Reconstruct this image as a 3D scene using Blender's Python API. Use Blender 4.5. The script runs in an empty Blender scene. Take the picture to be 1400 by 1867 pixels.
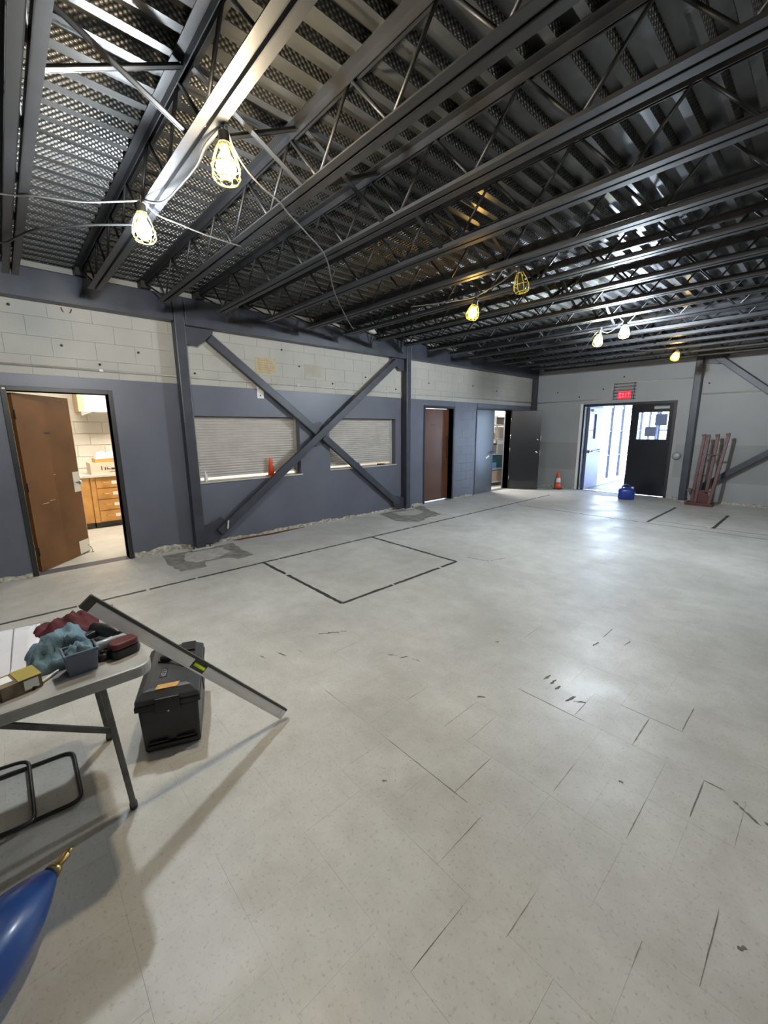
import bpy, bmesh, math, random
from mathutils import Vector, Matrix, noise
random.seed(7)
SC = bpy.context.scene
COL = SC.collection
PI = math.pi

# ------------------------------------------------------------------ camera, world, exposure
CAM_POS = Vector((5.9591, 0.0, 1.6122))
PITCH, YAW, ROLL = -0.19815, -0.82937, -0.00716
FPX = 748.34
_f = Vector((math.sin(YAW) * math.cos(PITCH), math.cos(YAW) * math.cos(PITCH), math.sin(PITCH)))
_r0 = Vector((math.cos(YAW), -math.sin(YAW), 0))
_u0 = _r0.cross(_f)
_r = math.cos(ROLL) * _r0 + math.sin(ROLL) * _u0
_u = -math.sin(ROLL) * _r0 + math.cos(ROLL) * _u0
cam = bpy.data.cameras.new('camera')
cam.sensor_fit = 'HORIZONTAL'
cam.sensor_width = 36.0
cam.lens = FPX / 1400.0 * 36.0
cam.clip_start = 0.02
cam.clip_end = 300
cam_o = bpy.data.objects.new('camera', cam)
COL.objects.link(cam_o)
M3 = Matrix((_r, _u, -_f)).transposed()
cam_o.matrix_world = Matrix.Translation(CAM_POS) @ M3.to_4x4()
SC.camera = cam_o

world = bpy.data.worlds.new('world')
SC.world = world
world.use_nodes = True
_bg = world.node_tree.nodes['Background']
_bg.inputs[0].default_value = (0.66, 0.80, 1.0, 1)      # even overcast sky
_bg.inputs[1].default_value = 17.0

SC.view_settings.view_transform = 'Standard'
SC.view_settings.look = 'None'
SC.view_settings.exposure = 0.2
SC.view_settings.gamma = 1.0
SC.view_settings.use_curve_mapping = False

# lamp strengths (emission of the bulbs / tubes themselves)
E_WHITE, E_WARM, E_AMBER, E_GREEN, E_FARWHITE, E_BACK = 1750, 1200, 120, 400, 4600, 900
E_KITCHEN, E_CLOSET = 40, 110

# ------------------------------------------------------------------ materials
MATS = {}
def mat(name, col, rough=0.6, metal=0.0, var=0.0, scale=6.0, bump=0.0, bscale=40.0, col2=None, spec=0.5,
        coat=0.0, emit=0.0, ecol=None, alpha_glass=False, contrast=None, detail=5.0):
    m = bpy.data.materials.new(name)
    m.use_nodes = True
    nt = m.node_tree
    p = nt.nodes['Principled BSDF']
    p.inputs['Base Color'].default_value = (*col, 1)
    p.inputs['Roughness'].default_value = rough
    p.inputs['Metallic'].default_value = metal
    p.inputs['Specular IOR Level'].default_value = spec
    if coat:
        p.inputs['Coat Weight'].default_value = coat
        p.inputs['Coat Roughness'].default_value = 0.15
    if emit:
        p.inputs['Emission Color'].default_value = (*(ecol or col), 1)
        p.inputs['Emission Strength'].default_value = emit
    if var or bump:
        geo = nt.nodes.new('ShaderNodeNewGeometry')
    if var:
        nz = nt.nodes.new('ShaderNodeTexNoise')
        nz.inputs['Scale'].default_value = scale
        nz.inputs['Detail'].default_value = detail
        nt.links.new(geo.outputs['Position'], nz.inputs['Vector'])
        cr = nt.nodes.new('ShaderNodeValToRGB')
        lo, hi = contrast or (0.3, 0.7)
        cr.color_ramp.elements[0].position = lo
        cr.color_ramp.elements[1].position = hi
        c2 = col2 or tuple(min(1, c * (1 + var)) for c in col)
        c1 = tuple(c * (1 - var) for c in col) if not col2 else col
        cr.color_ramp.elements[0].color = (*c1, 1)
        cr.color_ramp.elements[1].color = (*c2, 1)
        nt.links.new(nz.outputs['Fac'], cr.inputs['Fac'])
        nt.links.new(cr.outputs['Color'], p.inputs['Base Color'])
    if bump:
        nb = nt.nodes.new('ShaderNodeTexNoise')
        nb.inputs['Scale'].default_value = bscale
        nb.inputs['Detail'].default_value = 4
        nt.links.new(geo.outputs['Position'], nb.inputs['Vector'])
        bp = nt.nodes.new('ShaderNodeBump')
        bp.inputs['Strength'].default_value = bump
        bp.inputs['Distance'].default_value = 0.004
        nt.links.new(nb.outputs['Fac'], bp.inputs['Height'])
        nt.links.new(bp.outputs['Normal'], p.inputs['Normal'])
    MATS[name] = m
    return m

def emis(name, col, strength):
    m = bpy.data.materials.new(name)
    m.use_nodes = True
    nt = m.node_tree
    nt.nodes.remove(nt.nodes['Principled BSDF'])
    e = nt.nodes.new('ShaderNodeEmission')
    e.inputs[0].default_value = (*col, 1)
    e.inputs[1].default_value = strength
    nt.links.new(e.outputs[0], nt.nodes['Material Output'].inputs[0])
    MATS[name] = m
    return m

def glass(name, tint=(0.94, 0.97, 1.0), gloss=0.08):
    m = bpy.data.materials.new(name)
    m.use_nodes = True
    nt = m.node_tree
    nt.nodes.remove(nt.nodes['Principled BSDF'])
    t = nt.nodes.new('ShaderNodeBsdfTransparent')
    t.inputs[0].default_value = (*tint, 1)
    g = nt.nodes.new('ShaderNodeBsdfGlossy')
    g.inputs['Roughness'].default_value = 0.03
    mx = nt.nodes.new('ShaderNodeMixShader')
    mx.inputs[0].default_value = gloss
    nt.links.new(t.outputs[0], mx.inputs[1])
    nt.links.new(g.outputs[0], mx.inputs[2])
    nt.links.new(mx.outputs[0], nt.nodes['Material Output'].inputs[0])
    MATS[name] = m
    return m

def floor_material():
    """speckled vinyl tile: large dirty blotches, fine flecks, satin wax that is uneven"""
    m = bpy.data.materials.new('vinyl_tile')
    m.use_nodes = True
    nt = m.node_tree
    p = nt.nodes['Principled BSDF']
    geo = nt.nodes.new('ShaderNodeNewGeometry')
    def nz(scale, detail=4, rough=0.55):
        n = nt.nodes.new('ShaderNodeTexNoise')
        n.inputs['Scale'].default_value = scale
        n.inputs['Detail'].default_value = detail
        n.inputs['Roughness'].default_value = rough
        nt.links.new(geo.outputs['Position'], n.inputs['Vector'])
        return n
    def ramp(src, a, b, ca, cb):
        r = nt.nodes.new('ShaderNodeValToRGB')
        r.color_ramp.elements[0].position = a
        r.color_ramp.elements[1].position = b
        r.color_ramp.elements[0].color = (*ca, 1)
        r.color_ramp.elements[1].color = (*cb, 1)
        nt.links.new(src.outputs['Fac'], r.inputs['Fac'])
        return r
    def mul(a, b, f=1.0):
        x = nt.nodes.new('ShaderNodeMixRGB')
        x.blend_type = 'MULTIPLY'
        x.inputs[0].default_value = f
        nt.links.new(a.outputs['Color'], x.inputs[1])
        nt.links.new(b.outputs['Color'], x.inputs[2])
        return x
    big = ramp(nz(0.9, 6), 0.35, 0.68, (0.515, 0.50, 0.455), (0.675, 0.66, 0.61))
    mid = ramp(nz(5.0, 6, 0.7), 0.32, 0.6, (0.86, 0.85, 0.83), (1, 1, 1))
    fleck = ramp(nz(70.0, 2, 0.6), 0.28, 0.42, (0.78, 0.755, 0.72), (1, 1, 1))
    spot = ramp(nz(22.0, 3, 0.75), 0.22, 0.30, (0.74, 0.71, 0.67), (1, 1, 1))
    c = mul(mul(mul(big, mid), fleck), spot)
    nt.links.new(c.outputs['Color'], p.inputs['Base Color'])
    rr = ramp(nz(2.2, 5), 0.3, 0.7, (0.32,) * 3, (0.55,) * 3)
    nt.links.new(rr.outputs['Color'], p.inputs['Roughness'])
    p.inputs['Specular IOR Level'].default_value = 0.4
    bp = nt.nodes.new('ShaderNodeBump')
    bp.inputs['Strength'].default_value = 0.30
    bp.inputs['Distance'].default_value = 0.004
    nt.links.new(nz(9.0, 3).outputs['Fac'], bp.inputs['Height'])
    nt.links.new(bp.outputs['Normal'], p.inputs['Normal'])
    MATS['vinyl_tile'] = m
    return m

def deck_perf_material():
    """galvanised web of an acoustic deck: rows of round perforations"""
    m = bpy.data.materials.new('deck_perforated')
    m.use_nodes = True
    nt = m.node_tree
    p = nt.nodes['Principled BSDF']
    geo = nt.nodes.new('ShaderNodeNewGeometry')
    sep = nt.nodes.new('ShaderNodeSeparateXYZ')
    nt.links.new(geo.outputs['Position'], sep.inputs[0])
    def M(op, a, b=None):
        n = nt.nodes.new('ShaderNodeMath')
        n.operation = op
        for i, s in enumerate((a, b)):
            if s is None:
                continue
            if isinstance(s, (int, float)):
                n.inputs[i].default_value = s
            else:
                nt.links.new(s, n.inputs[i])
        return n.outputs[0]
    zz = M('ADD', sep.outputs['Z'], M('MULTIPLY', sep.outputs['X'], 0.008))
    sy = M('SINE', M('MULTIPLY', sep.outputs['Y'], 2 * PI / 0.034))
    sz = M('SINE', M('MULTIPLY', zz, 2 * PI / 0.022))
    d = M('MULTIPLY', sy, sz)
    r = nt.nodes.new('ShaderNodeValToRGB')
    r.color_ramp.elements[0].position = 0.25
    r.color_ramp.elements[1].position = 0.5
    r.color_ramp.elements[0].color = (0.06, 0.06, 0.058, 1)
    r.color_ramp.elements[1].color = (0.17, 0.166, 0.16, 1)
    nt.links.new(d, r.inputs['Fac'])
    nt.links.new(r.outputs['Color'], p.inputs['Base Color'])
    p.inputs['Metallic'].default_value = 0.75
    p.inputs['Roughness'].default_value = 0.42
    bp = nt.nodes.new('ShaderNodeBump')
    bp.inputs['Strength'].default_value = 0.6
    bp.inputs['Distance'].default_value = 0.004
    bp.invert = True
    nt.links.new(d, bp.inputs['Height'])
    nt.links.new(bp.outputs['Normal'], p.inputs['Normal'])
    MATS['deck_perf'] = m
    return m

floor_material()
deck_perf_material()
mat('joint', (0.24, 0.225, 0.20), 0.8, var=0.3, scale=8)
mat('concrete_floor', (0.55, 0.53, 0.48), 0.6, var=0.12, scale=3)
mat('wall_grey', (0.115, 0.121, 0.150), 0.42, var=0.10, scale=1.6, bump=0.25, bscale=60)
mat('wall_cream', (0.40, 0.38, 0.333), 0.6, var=0.07, scale=2.2, bump=0.3, bscale=50)
mat('wall_back_paint', (0.33, 0.33, 0.328), 0.6, var=0.07, scale=1.2, bump=0.25, bscale=45)
mat('steel_dark', (0.040, 0.043, 0.056), 0.42, var=0.22, scale=5, bump=0.15, bscale=25)
mat('joist_grey', (0.016, 0.016, 0.0175), 0.5, metal=0.0, var=0.25, scale=7)
mat('web_dark', (0.014, 0.014, 0.015), 0.5, var=0.2, scale=9)
mat('galv', (0.085, 0.086, 0.085), 0.31, metal=0.6, var=0.22, scale=4, detail=8)
mat('frame_black', (0.018, 0.018, 0.020), 0.4, var=0.2, scale=6)
mat('door_black', (0.009, 0.010, 0.014), 0.28, var=0.2, scale=3)
mat('door_brown', (0.15, 0.064, 0.020), 0.5, spec=0.3, var=0.28, scale=1.8, detail=7)
mat('door_brown_dark', (0.125, 0.052, 0.026), 0.3, var=0.25, scale=2.0, detail=7)
mat('door_edge', (0.60, 0.42, 0.24), 0.6, var=0.1, scale=9)
mat('white_paint', (0.76, 0.76, 0.74), 0.5, var=0.04, scale=3)
mat('kitchen_wall', (0.72, 0.69, 0.62), 0.6, var=0.04, scale=3)
mat('plate_white', (0.74, 0.72, 0.66), 0.45, var=0.05, scale=8)
mat('chrome', (0.62, 0.62, 0.62), 0.22, metal=1.0)
mat('brass', (0.62, 0.42, 0.14), 0.3, metal=1.0)
mat('shutter', (0.58, 0.545, 0.50), 0.42, metal=0.25, var=0.08, scale=5)
mat('conduit', (0.50, 0.47, 0.42), 0.45, metal=0.2, var=0.12, scale=7)
mat('mortar', (0.40, 0.37, 0.30), 0.9, var=0.6, scale=22, bump=0.9, bscale=35, detail=8)
mat('adhesive', (0.26, 0.24, 0.205), 0.75, var=0.35, scale=9, detail=8)
mat('adhesive_light', (0.50, 0.475, 0.425), 0.7, var=0.2, scale=10, detail=8)
mat('tape_black', (0.045, 0.046, 0.044), 0.6, var=0.5, scale=18)
mat('tape_worn', (0.16, 0.165, 0.155), 0.7, var=0.4, scale=16)
mat('scuff', (0.17, 0.16, 0.14), 0.8, var=0.4, scale=30)
mat('scuff_pale', (0.27, 0.25, 0.215), 0.8, var=0.4, scale=30)
mat('cage_yellow', (0.80, 0.62, 0.03), 0.4)
mat('socket_black', (0.02, 0.02, 0.02), 0.5)
mat('cord_grey', (0.10, 0.10, 0.097), 0.45)
mat('cord_black', (0.025, 0.025, 0.025), 0.5)
emis('bulb_white', (0.84, 0.92, 1.0), E_WHITE)
emis('bulb_warm', (1.0, 0.83, 0.57), E_WARM)
emis('bulb_amber', (1.0, 0.60, 0.16), E_AMBER)
emis('bulb_green', (0.93, 1.0, 0.70), E_GREEN)
emis('bulb_dim', (1.0, 0.95, 0.88), E_BACK * .16)
emis('bulb_back', (1.0, 0.98, 0.95), E_BACK * .4)
emis('bulb_farwhite', (0.76, 0.87, 1.0), E_FARWHITE)
mat('bulb_off', (0.05, 0.05, 0.05), 0.2, spec=0.6)
emis('tube_kitchen', (1.0, 0.90, 0.74), E_KITCHEN)
emis('tube_closet', (1.0, 0.97, 0.90), E_CLOSET)
mat('oak', (0.60, 0.30, 0.085), 0.42, var=0.14, scale=7, detail=7)
mat('counter', (0.66, 0.63, 0.57), 0.4, var=0.05, scale=14)
mat('toekick', (0.05, 0.045, 0.04), 0.6)
mat('label_white', (0.85, 0.84, 0.80), 0.6)
mat('carton', (0.60, 0.47, 0.33), 0.75, var=0.10, scale=9)
mat('carton_pale', (0.70, 0.60, 0.47), 0.75, var=0.06, scale=9)
mat('ink_dark', (0.05, 0.05, 0.05), 0.7)
mat('ink_orange', (0.85, 0.36, 0.10), 0.6)
mat('bag_pink', (0.86, 0.72, 0.70), 0.55, var=0.22, scale=24)
mat('cone_orange', (0.83, 0.095, 0.03), 0.45, var=0.06, scale=12)
mat('cone_white', (0.75, 0.74, 0.72), 0.4)
mat('cone_base', (0.03, 0.03, 0.03), 0.6)
mat('jug_blue', (0.022, 0.05, 0.30), 0.3, var=0.15, scale=8)
mat('blue_gloss', (0.005, 0.058, 0.27), 0.36, var=0.10, scale=5, coat=0.25)
mat('rack_red', (0.10, 0.028, 0.025), 0.5, var=0.3, scale=14)
mat('rack_cap', (0.09, 0.065, 0.06), 0.6)
mat('leaf_lavender', (0.13, 0.135, 0.24), 0.4, var=0.04, scale=3)
mat('mullion', (0.07, 0.075, 0.12), 0.4)
mat('mullion_pale', (0.42, 0.46, 0.66), 0.4)
glass('pane')
mat('notice_grey', (0.30, 0.33, 0.45), 0.7)
emis('exit_red', (1.0, 0.03, 0.055), 1.5)
emis('exit_letter', (1.0, 0.16, 0.19), 1.6)
mat('wire_dark', (0.06, 0.06, 0.06), 0.5)
mat('bell_grey', (0.33, 0.33, 0.33), 0.45, metal=0.3)
mat('paper_old', (0.44, 0.365, 0.225), 0.8, var=0.12, scale=14)
mat('paper_print', (0.40, 0.24, 0.12), 0.8)
mat('paper_ghost', (0.37, 0.345, 0.275), 0.8, var=0.08, scale=8)
mat('table_plastic', (0.33, 0.32, 0.30), 0.42, var=0.22, scale=7, detail=8)
mat('table_steel', (0.115, 0.112, 0.105), 0.42, metal=0.3, var=0.3, scale=20)
mat('level_white', (0.88, 0.86, 0.85), 0.4, var=0.06, scale=10)
mat('level_edge', (0.07, 0.068, 0.062), 0.4, metal=0.3)
mat('vial', (0.75, 0.95, 0.05), 0.2, emit=0.0)
mat('box_black', (0.016, 0.016, 0.018), 0.38, var=0.2, scale=9)
mat('lid_black', (0.050, 0.050, 0.053), 0.42, var=0.22, scale=8)
mat('latch_yellow', (0.62, 0.34, 0.06), 0.5, var=0.15, scale=30)
mat('letter_grey', (0.38, 0.38, 0.38), 0.5)
mat('paper_white', (0.66, 0.66, 0.69), 0.7, var=0.04, scale=4)
mat('paper_line', (0.40, 0.40, 0.43), 0.7)
mat('cloth_red', (0.075, 0.007, 0.011), 0.8, var=0.35, scale=14)
mat('cloth_blue', (0.115, 0.19, 0.235), 0.9, var=0.22, scale=12, bump=0.5, bscale=120)
mat('bin_blue', (0.13, 0.155, 0.21), 0.4, var=0.1, scale=9)
mat('tool_black', (0.015, 0.015, 0.016), 0.4)
mat('tool_red', (0.10, 0.018, 0.016), 0.35, var=0.2, scale=14)
mat('tube_clear', (0.42, 0.42, 0.41), 0.25, var=0.12, scale=20)
mat('pack_yellow', (0.40, 0.32, 0.07), 0.45, var=0.15, scale=20)
mat('pack_brown', (0.17, 0.125, 0.08), 0.6, var=0.4, scale=26)
mat('bag_plastic', (0.30, 0.29, 0.27), 0.25, var=0.3, scale=20)
mat('rod_black', (0.018, 0.019, 0.018), 0.4)
mat('shelf_white', (0.70, 0.70, 0.68), 0.5)
mat('bin_teal', (0.03, 0.16, 0.19), 0.4)
mat('bin_deepblue', (0.03, 0.06, 0.26), 0.4)
mat('bin_lightblue', (0.22, 0.42, 0.70), 0.4)
mat('outdoor_ground', (0.74, 0.76, 0.78), 0.9, var=0.06, scale=0.6)
mat('entry_paint', (0.20, 0.21, 0.25), 0.6)
mat('entry_floor', (0.26, 0.27, 0.28), 0.6, var=0.1, scale=2)
mat('hedge_far', (0.10, 0.14, 0.11), 0.9, var=0.4, scale=2)
mat('rust', (0.16, 0.045, 0.025), 0.9, var=0.3, scale=20)

# ------------------------------------------------------------------ mesh builder
class MB:
    def __init__(s):
        s.v = []; s.f = []; s.m = []; s.mi = 0; s.sm = []
    def add(s, verts, faces, smooth=False):
        b = len(s.v)
        s.v += [tuple(v) for v in verts]
        for f in faces:
            s.f.append(tuple(i + b for i in f)); s.m.append(s.mi); s.sm.append(smooth)
        return s
    def box(s, x0, x1, y0, y1, z0, z1):
        if x0 > x1: x0, x1 = x1, x0
        if y0 > y1: y0, y1 = y1, y0
        if z0 > z1: z0, z1 = z1, z0
        v = [(x0, y0, z0), (x1, y0, z0), (x1, y1, z0), (x0, y1, z0), (x0, y0, z1), (x1, y0, z1), (x1, y1, z1), (x0, y1, z1)]
        return s.add(v, [(0, 3, 2, 1), (4, 5, 6, 7), (0, 1, 5, 4), (1, 2, 6, 5), (2, 3, 7, 6), (3, 0, 4, 7)])
    def bar(s, p0, p1, w, h, up=(0, 0, 1)):
        p0, p1 = Vector(p0), Vector(p1)
        d = (p1 - p0).normalized()
        upv = Vector(up)
        a = d.cross(upv)
        if a.length < 1e-4:
            a = d.cross(Vector((1, 0, 0)))
        a.normalize(); b = a.cross(d).normalized()
        v = []
        for p in (p0, p1):
            for (i, j) in ((-1, -1), (1, -1), (1, 1), (-1, 1)):
                v.append(p + a * (i * w / 2) + b * (j * h / 2))
        return s.add(v, [(3, 2, 1, 0), (4, 5, 6, 7), (0, 1, 5, 4), (1, 2, 6, 5), (2, 3, 7, 6), (3, 0, 4, 7)])
    def tube(s, pts, r, n=8, closed=False, caps=True, radii=None):
        pts = [Vector(p) for p in pts]
        m = len(pts)
        rings = []
        prev = None
        for i in range(m):
            if closed:
                t = (pts[(i + 1) % m] - pts[i - 1])
            else:
                t = pts[min(i + 1, m - 1)] - pts[max(i - 1, 0)]
            t.normalize()
            if prev is None:
                ref = Vector((0, 0, 1)) if abs(t.z) < 0.9 else Vector((1, 0, 0))
                a = t.cross(ref).normalized()
            else:
                a = prev - t * prev.dot(t)
                if a.length < 1e-5:
                    a = t.cross(Vector((0, 0, 1)))
                a.normalize()
            prev = a
            b = t.cross(a)
            rr = radii[i] if radii else r
            rings.append([pts[i] + (a * math.cos(2 * PI * k / n) + b * math.sin(2 * PI * k / n)) * rr for k in range(n)])
        v = [q for rg in rings for q in rg]
        f = []
        for i in range(m if closed else m - 1):
            j = (i + 1) % m
            for k in range(n):
                l = (k + 1) % n
                f.append((i * n + k, i * n + l, j * n + l, j * n + k))
        s.add(v, f, True)
        if caps and not closed:
            b0 = len(s.v) - m * n
            s.f.append(tuple(b0 + k for k in reversed(range(n)))); s.m.append(s.mi); s.sm.append(False)
            s.f.append(tuple(b0 + (m - 1) * n + k for k in range(n))); s.m.append(s.mi); s.sm.append(False)
        return s
    def lathe(s, prof, n=20, origin=(0, 0, 0), axis=(0, 0, 1), smooth=True):
        ax = Vector(axis).normalized()
        ref = Vector((1, 0, 0)) if abs(ax.x) < 0.9 else Vector((0, 1, 0))
        a = ax.cross(ref).normalized(); b = ax.cross(a)
        o = Vector(origin)
        v = []
        for (r, h) in prof:
            for k in range(n):
                t = 2 * PI * k / n
                v.append(o + ax * h + (a * math.cos(t) + b * math.sin(t)) * r)
        f = []
        for i in range(len(prof) - 1):
            for k in range(n):
                l = (k + 1) % n
                f.append((i * n + k, i * n + l, (i + 1) * n + l, (i + 1) * n + k))
        b0 = len(s.v)
        s.add(v, f, smooth)
        if prof[0][0] > 1e-4:
            s.f.append(tuple(b0 + k for k in reversed(range(n)))); s.m.append(s.mi); s.sm.append(False)
        if prof[-1][0] > 1e-4:
            e = b0 + (len(prof) - 1) * n
            s.f.append(tuple(e + k for k in range(n))); s.m.append(s.mi); s.sm.append(False)
        return s
    def prism(s, poly, o, ux, uy, depth):
        """polygon in the plane (ux, uy) at o, extruded along ux x uy by depth"""
        o, ux, uy = Vector(o), Vector(ux), Vector(uy)
        w = ux.cross(uy).normalized() * depth
        n = len(poly)
        v = [o + ux * p[0] + uy * p[1] for p in poly] + [o + ux * p[0] + uy * p[1] + w for p in poly]
        f = [tuple(reversed(range(n))), tuple(range(n, 2 * n))]
        for i in range(n):
            j = (i + 1) % n
            f.append((i, j, n + j, n + i))
        return s.add(v, f)
    def use(s, i):
        s.mi = i
        return s
    def build(s, name, mats, parent=None, bevel=0.0, seg=2, loc=None, fix=True):
        me = bpy.data.meshes.new(name)
        me.from_pydata(s.v, [], s.f)
        if isinstance(mats, str):
            mats = [mats]
        for k in mats:
            me.materials.append(MATS[k])
        me.polygons.foreach_set('material_index', s.m)
        me.polygons.foreach_set('use_smooth', s.sm)
        if bevel or fix:
            bm = bmesh.new(); bm.from_mesh(me)
            if fix:
                bmesh.ops.recalc_face_normals(bm, faces=bm.faces)
            if bevel:
                ed = [e for e in bm.edges if len(e.link_faces) == 2 and e.calc_face_angle(0) > 0.6]
                bmesh.ops.bevel(bm, geom=ed, offset=bevel, segments=seg, affect='EDGES', profile=0.6)
            bm.to_mesh(me); bm.free()
        me.update()
        o = bpy.data.objects.new(name, me)
        COL.objects.link(o)
        if loc is not None:
            o.location = loc
        if parent is not None:
            o.parent = parent
        return o

def thing(name, label, cat, loc=(0, 0, 0), rot=(0, 0, 0), group=None):
    e = bpy.data.objects.new(name, None)
    e.empty_display_size = 0.1
    COL.objects.link(e)
    e.location = loc; e.rotation_euler = rot
    tag(e, label, cat, group)
    return e
def tag(o, label, cat, group=None):
    o['label'] = label; o['category'] = cat
    if group: o['group'] = group
    return o
def struct(o, label=None):
    o['kind'] = 'structure'
    if label: o['label'] = label
    return o
def sempty(name, label, loc=(0, 0, 0)):
    e = bpy.data.objects.new(name, None)
    e.empty_display_size = 0.1
    COL.objects.link(e); e.location = loc
    return struct(e, label)
def copy_tree(o, parent=None):
    c = o.copy(); COL.objects.link(c)
    if parent is not None: c.parent = parent
    for ch in list(o.children):
        copy_tree(ch, c)
    return c
class W(MB):
    """builder fed with world coordinates for a part of an unrotated thing at `root`"""
    def put(s, name, mats, root, bevel=0.0, seg=2, label=None, base=None):
        off = Vector(base if base is not None else root.location)
        p = root.parent
        while p is not None and base is None:
            off = off + Vector(p.location); p = p.parent
        s.v = [tuple(Vector(q) - off) for q in s.v]
        o = s.build(name, mats, root, bevel, seg)
        if label: o['label'] = label
        return o
ORD = ['first', 'second', 'third', 'fourth', 'fifth', 'sixth', 'seventh', 'eighth', 'ninth', 'tenth', 'eleventh',
       'twelfth', 'thirteenth', 'fourteenth', 'fifteenth', 'sixteenth', 'seventeenth', 'eighteenth']

# room numbers
XR, YF, YB, ZT = 9.5, -4.5, 11.21, 3.44     # right wall, wall behind the camera, back wall, top of the walls
def zbot(x):                                 # underside of the joists (roof falls away from the left wall)
    return 2.995 - 0.008 * x

# ================================================================== STRUCTURE
# ---- floor: slab and vinyl tiles in running bond (12 inch)
fl = struct(MB().box(-0.2, XR, YF, YB, -0.15, -0.0035).build('floor', 'joint'), 'worn pale vinyl tile floor with dark tape lines')
T = 0.30
tile_me = MB().box(-T / 2 + .0002, T / 2 - .0002, -T / 2 + .0002, T / 2 - .0002, -0.0035, 0).build('tile', 'vinyl_tile', fl)
cells = []
ny0, ny1 = int(math.floor((YF - 1.29) / T)), int(math.ceil((YB - 1.29) / T))
for r in range(ny0, ny1 + 1):
    y = 1.29 + (r + .5) * T
    off = 5.01 if r % 2 == 0 else 5.16
    for c in range(-18, 16):
        x = off + (c + .5) * T
        cells.append((x, y))
def view_px(x, y, z=0.0):
    d = Vector((x, y, z)) - CAM_POS
    w = d.dot(_f)
    if w < 0.2: return None
    return 700 + FPX * d.dot(_r) / w, 933.5 - FPX * d.dot(_u) / w, w
near, rest = [], []
for (x, y) in cells:
    if x - T / 2 < 0.001 or x + T / 2 > XR - .001 or y - T / 2 < YF + .001 or y + T / 2 > YB - .001:
        rest.append((x, y)); continue
    q = view_px(x, y)
    if q and -60 < q[0] < 1460 and q[1] < 1980:
        near.append((q[2], x, y))
    else:
        rest.append((x, y))
near.sort()
rest += [(x, y) for _, x, y in near[299:]]
for i, (_, x, y) in enumerate(near[:299]):
    o = tile_me if i == 0 else tile_me.copy()
    if i: COL.objects.link(o); o.parent = fl
    o.location = (x + random.uniform(-.0002, .0002), y + random.uniform(-.0002, .0002), random.uniform(-.0002, .0001))
b = MB()
for (x, y) in rest:
    g = .0002
    x0, x1, y0, y1 = max(x - T / 2 + g, 0.0), min(x + T / 2 - g, XR), max(y - T / 2 + g, YF), min(y + T / 2 - g, YB)
    if x1 - x0 < .01 or y1 - y0 < .01: continue
    b.box(x0, x1, y0, y1, -0.0035, random.uniform(-.0003, .0002))
o = b.build('tile_field', 'vinyl_tile', fl, fix=False); o['kind'] = 'stuff'

def decal(name, poly, z, m, jag=0.0, sub=1):
    """thin stain / residue on the floor with an uneven outline"""
    pts = []
    n = len(poly)
    for i in range(n):
        a, c = Vector(poly[i]), Vector(poly[(i + 1) % n])
        for k in range(sub):
            p = a.lerp(c, k / sub)
            pts.append((p.x + random.uniform(-jag, jag), p.y + random.uniform(-jag, jag)))
    return MB().prism(pts, (0, 0, .0003), (1, 0, 0), (0, 1, 0), z - .0003).build(name, m, fl)
decal('adhesive_patch', [(.17, 1.34), (.62, 1.30), (.98, 1.34), (1.0, 1.62), (.80, 1.66), (.82, 1.95), (.97, 2.02), (.95, 2.26), (.55, 2.24), (.18, 2.30)], .0012, 'adhesive', .015, 4)
decal('adhesive_patch', [(.22, 1.62), (.60, 1.52), (.78, 1.60), (.72, 1.90), (.60, 2.08), (.30, 2.10)], .0016, 'adhesive_light', .03, 4)
decal('adhesive_patch', [(.10, 5.22), (.50, 5.12), (.78, 5.0), (1.15, 5.24), (1.02, 5.62), (.98, 6.06), (.62, 6.18), (.25, 6.40), (.12, 6.42)], .0012, 'adhesive', .02, 4)
decal('adhesive_patch', [(.2, 5.5), (.5, 5.45), (.7, 5.62), (.6, 6.0), (.3, 6.1)], .0016, 'adhesive_light', .03, 4)
decal('adhesive_patch', [(.02, 2.35), (.10, 2.40), (.13, 3.0), (.05, 3.6), (.02, 3.6)], .0012, 'rust', .012, 4)
decal('adhesive_patch', [(1.5, 11.18), (1.2, 10.9), (2.4, 10.55), (3.5, 10.75), (3.6, 11.18)], .0012, 'adhesive_light', .03, 5)
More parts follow.
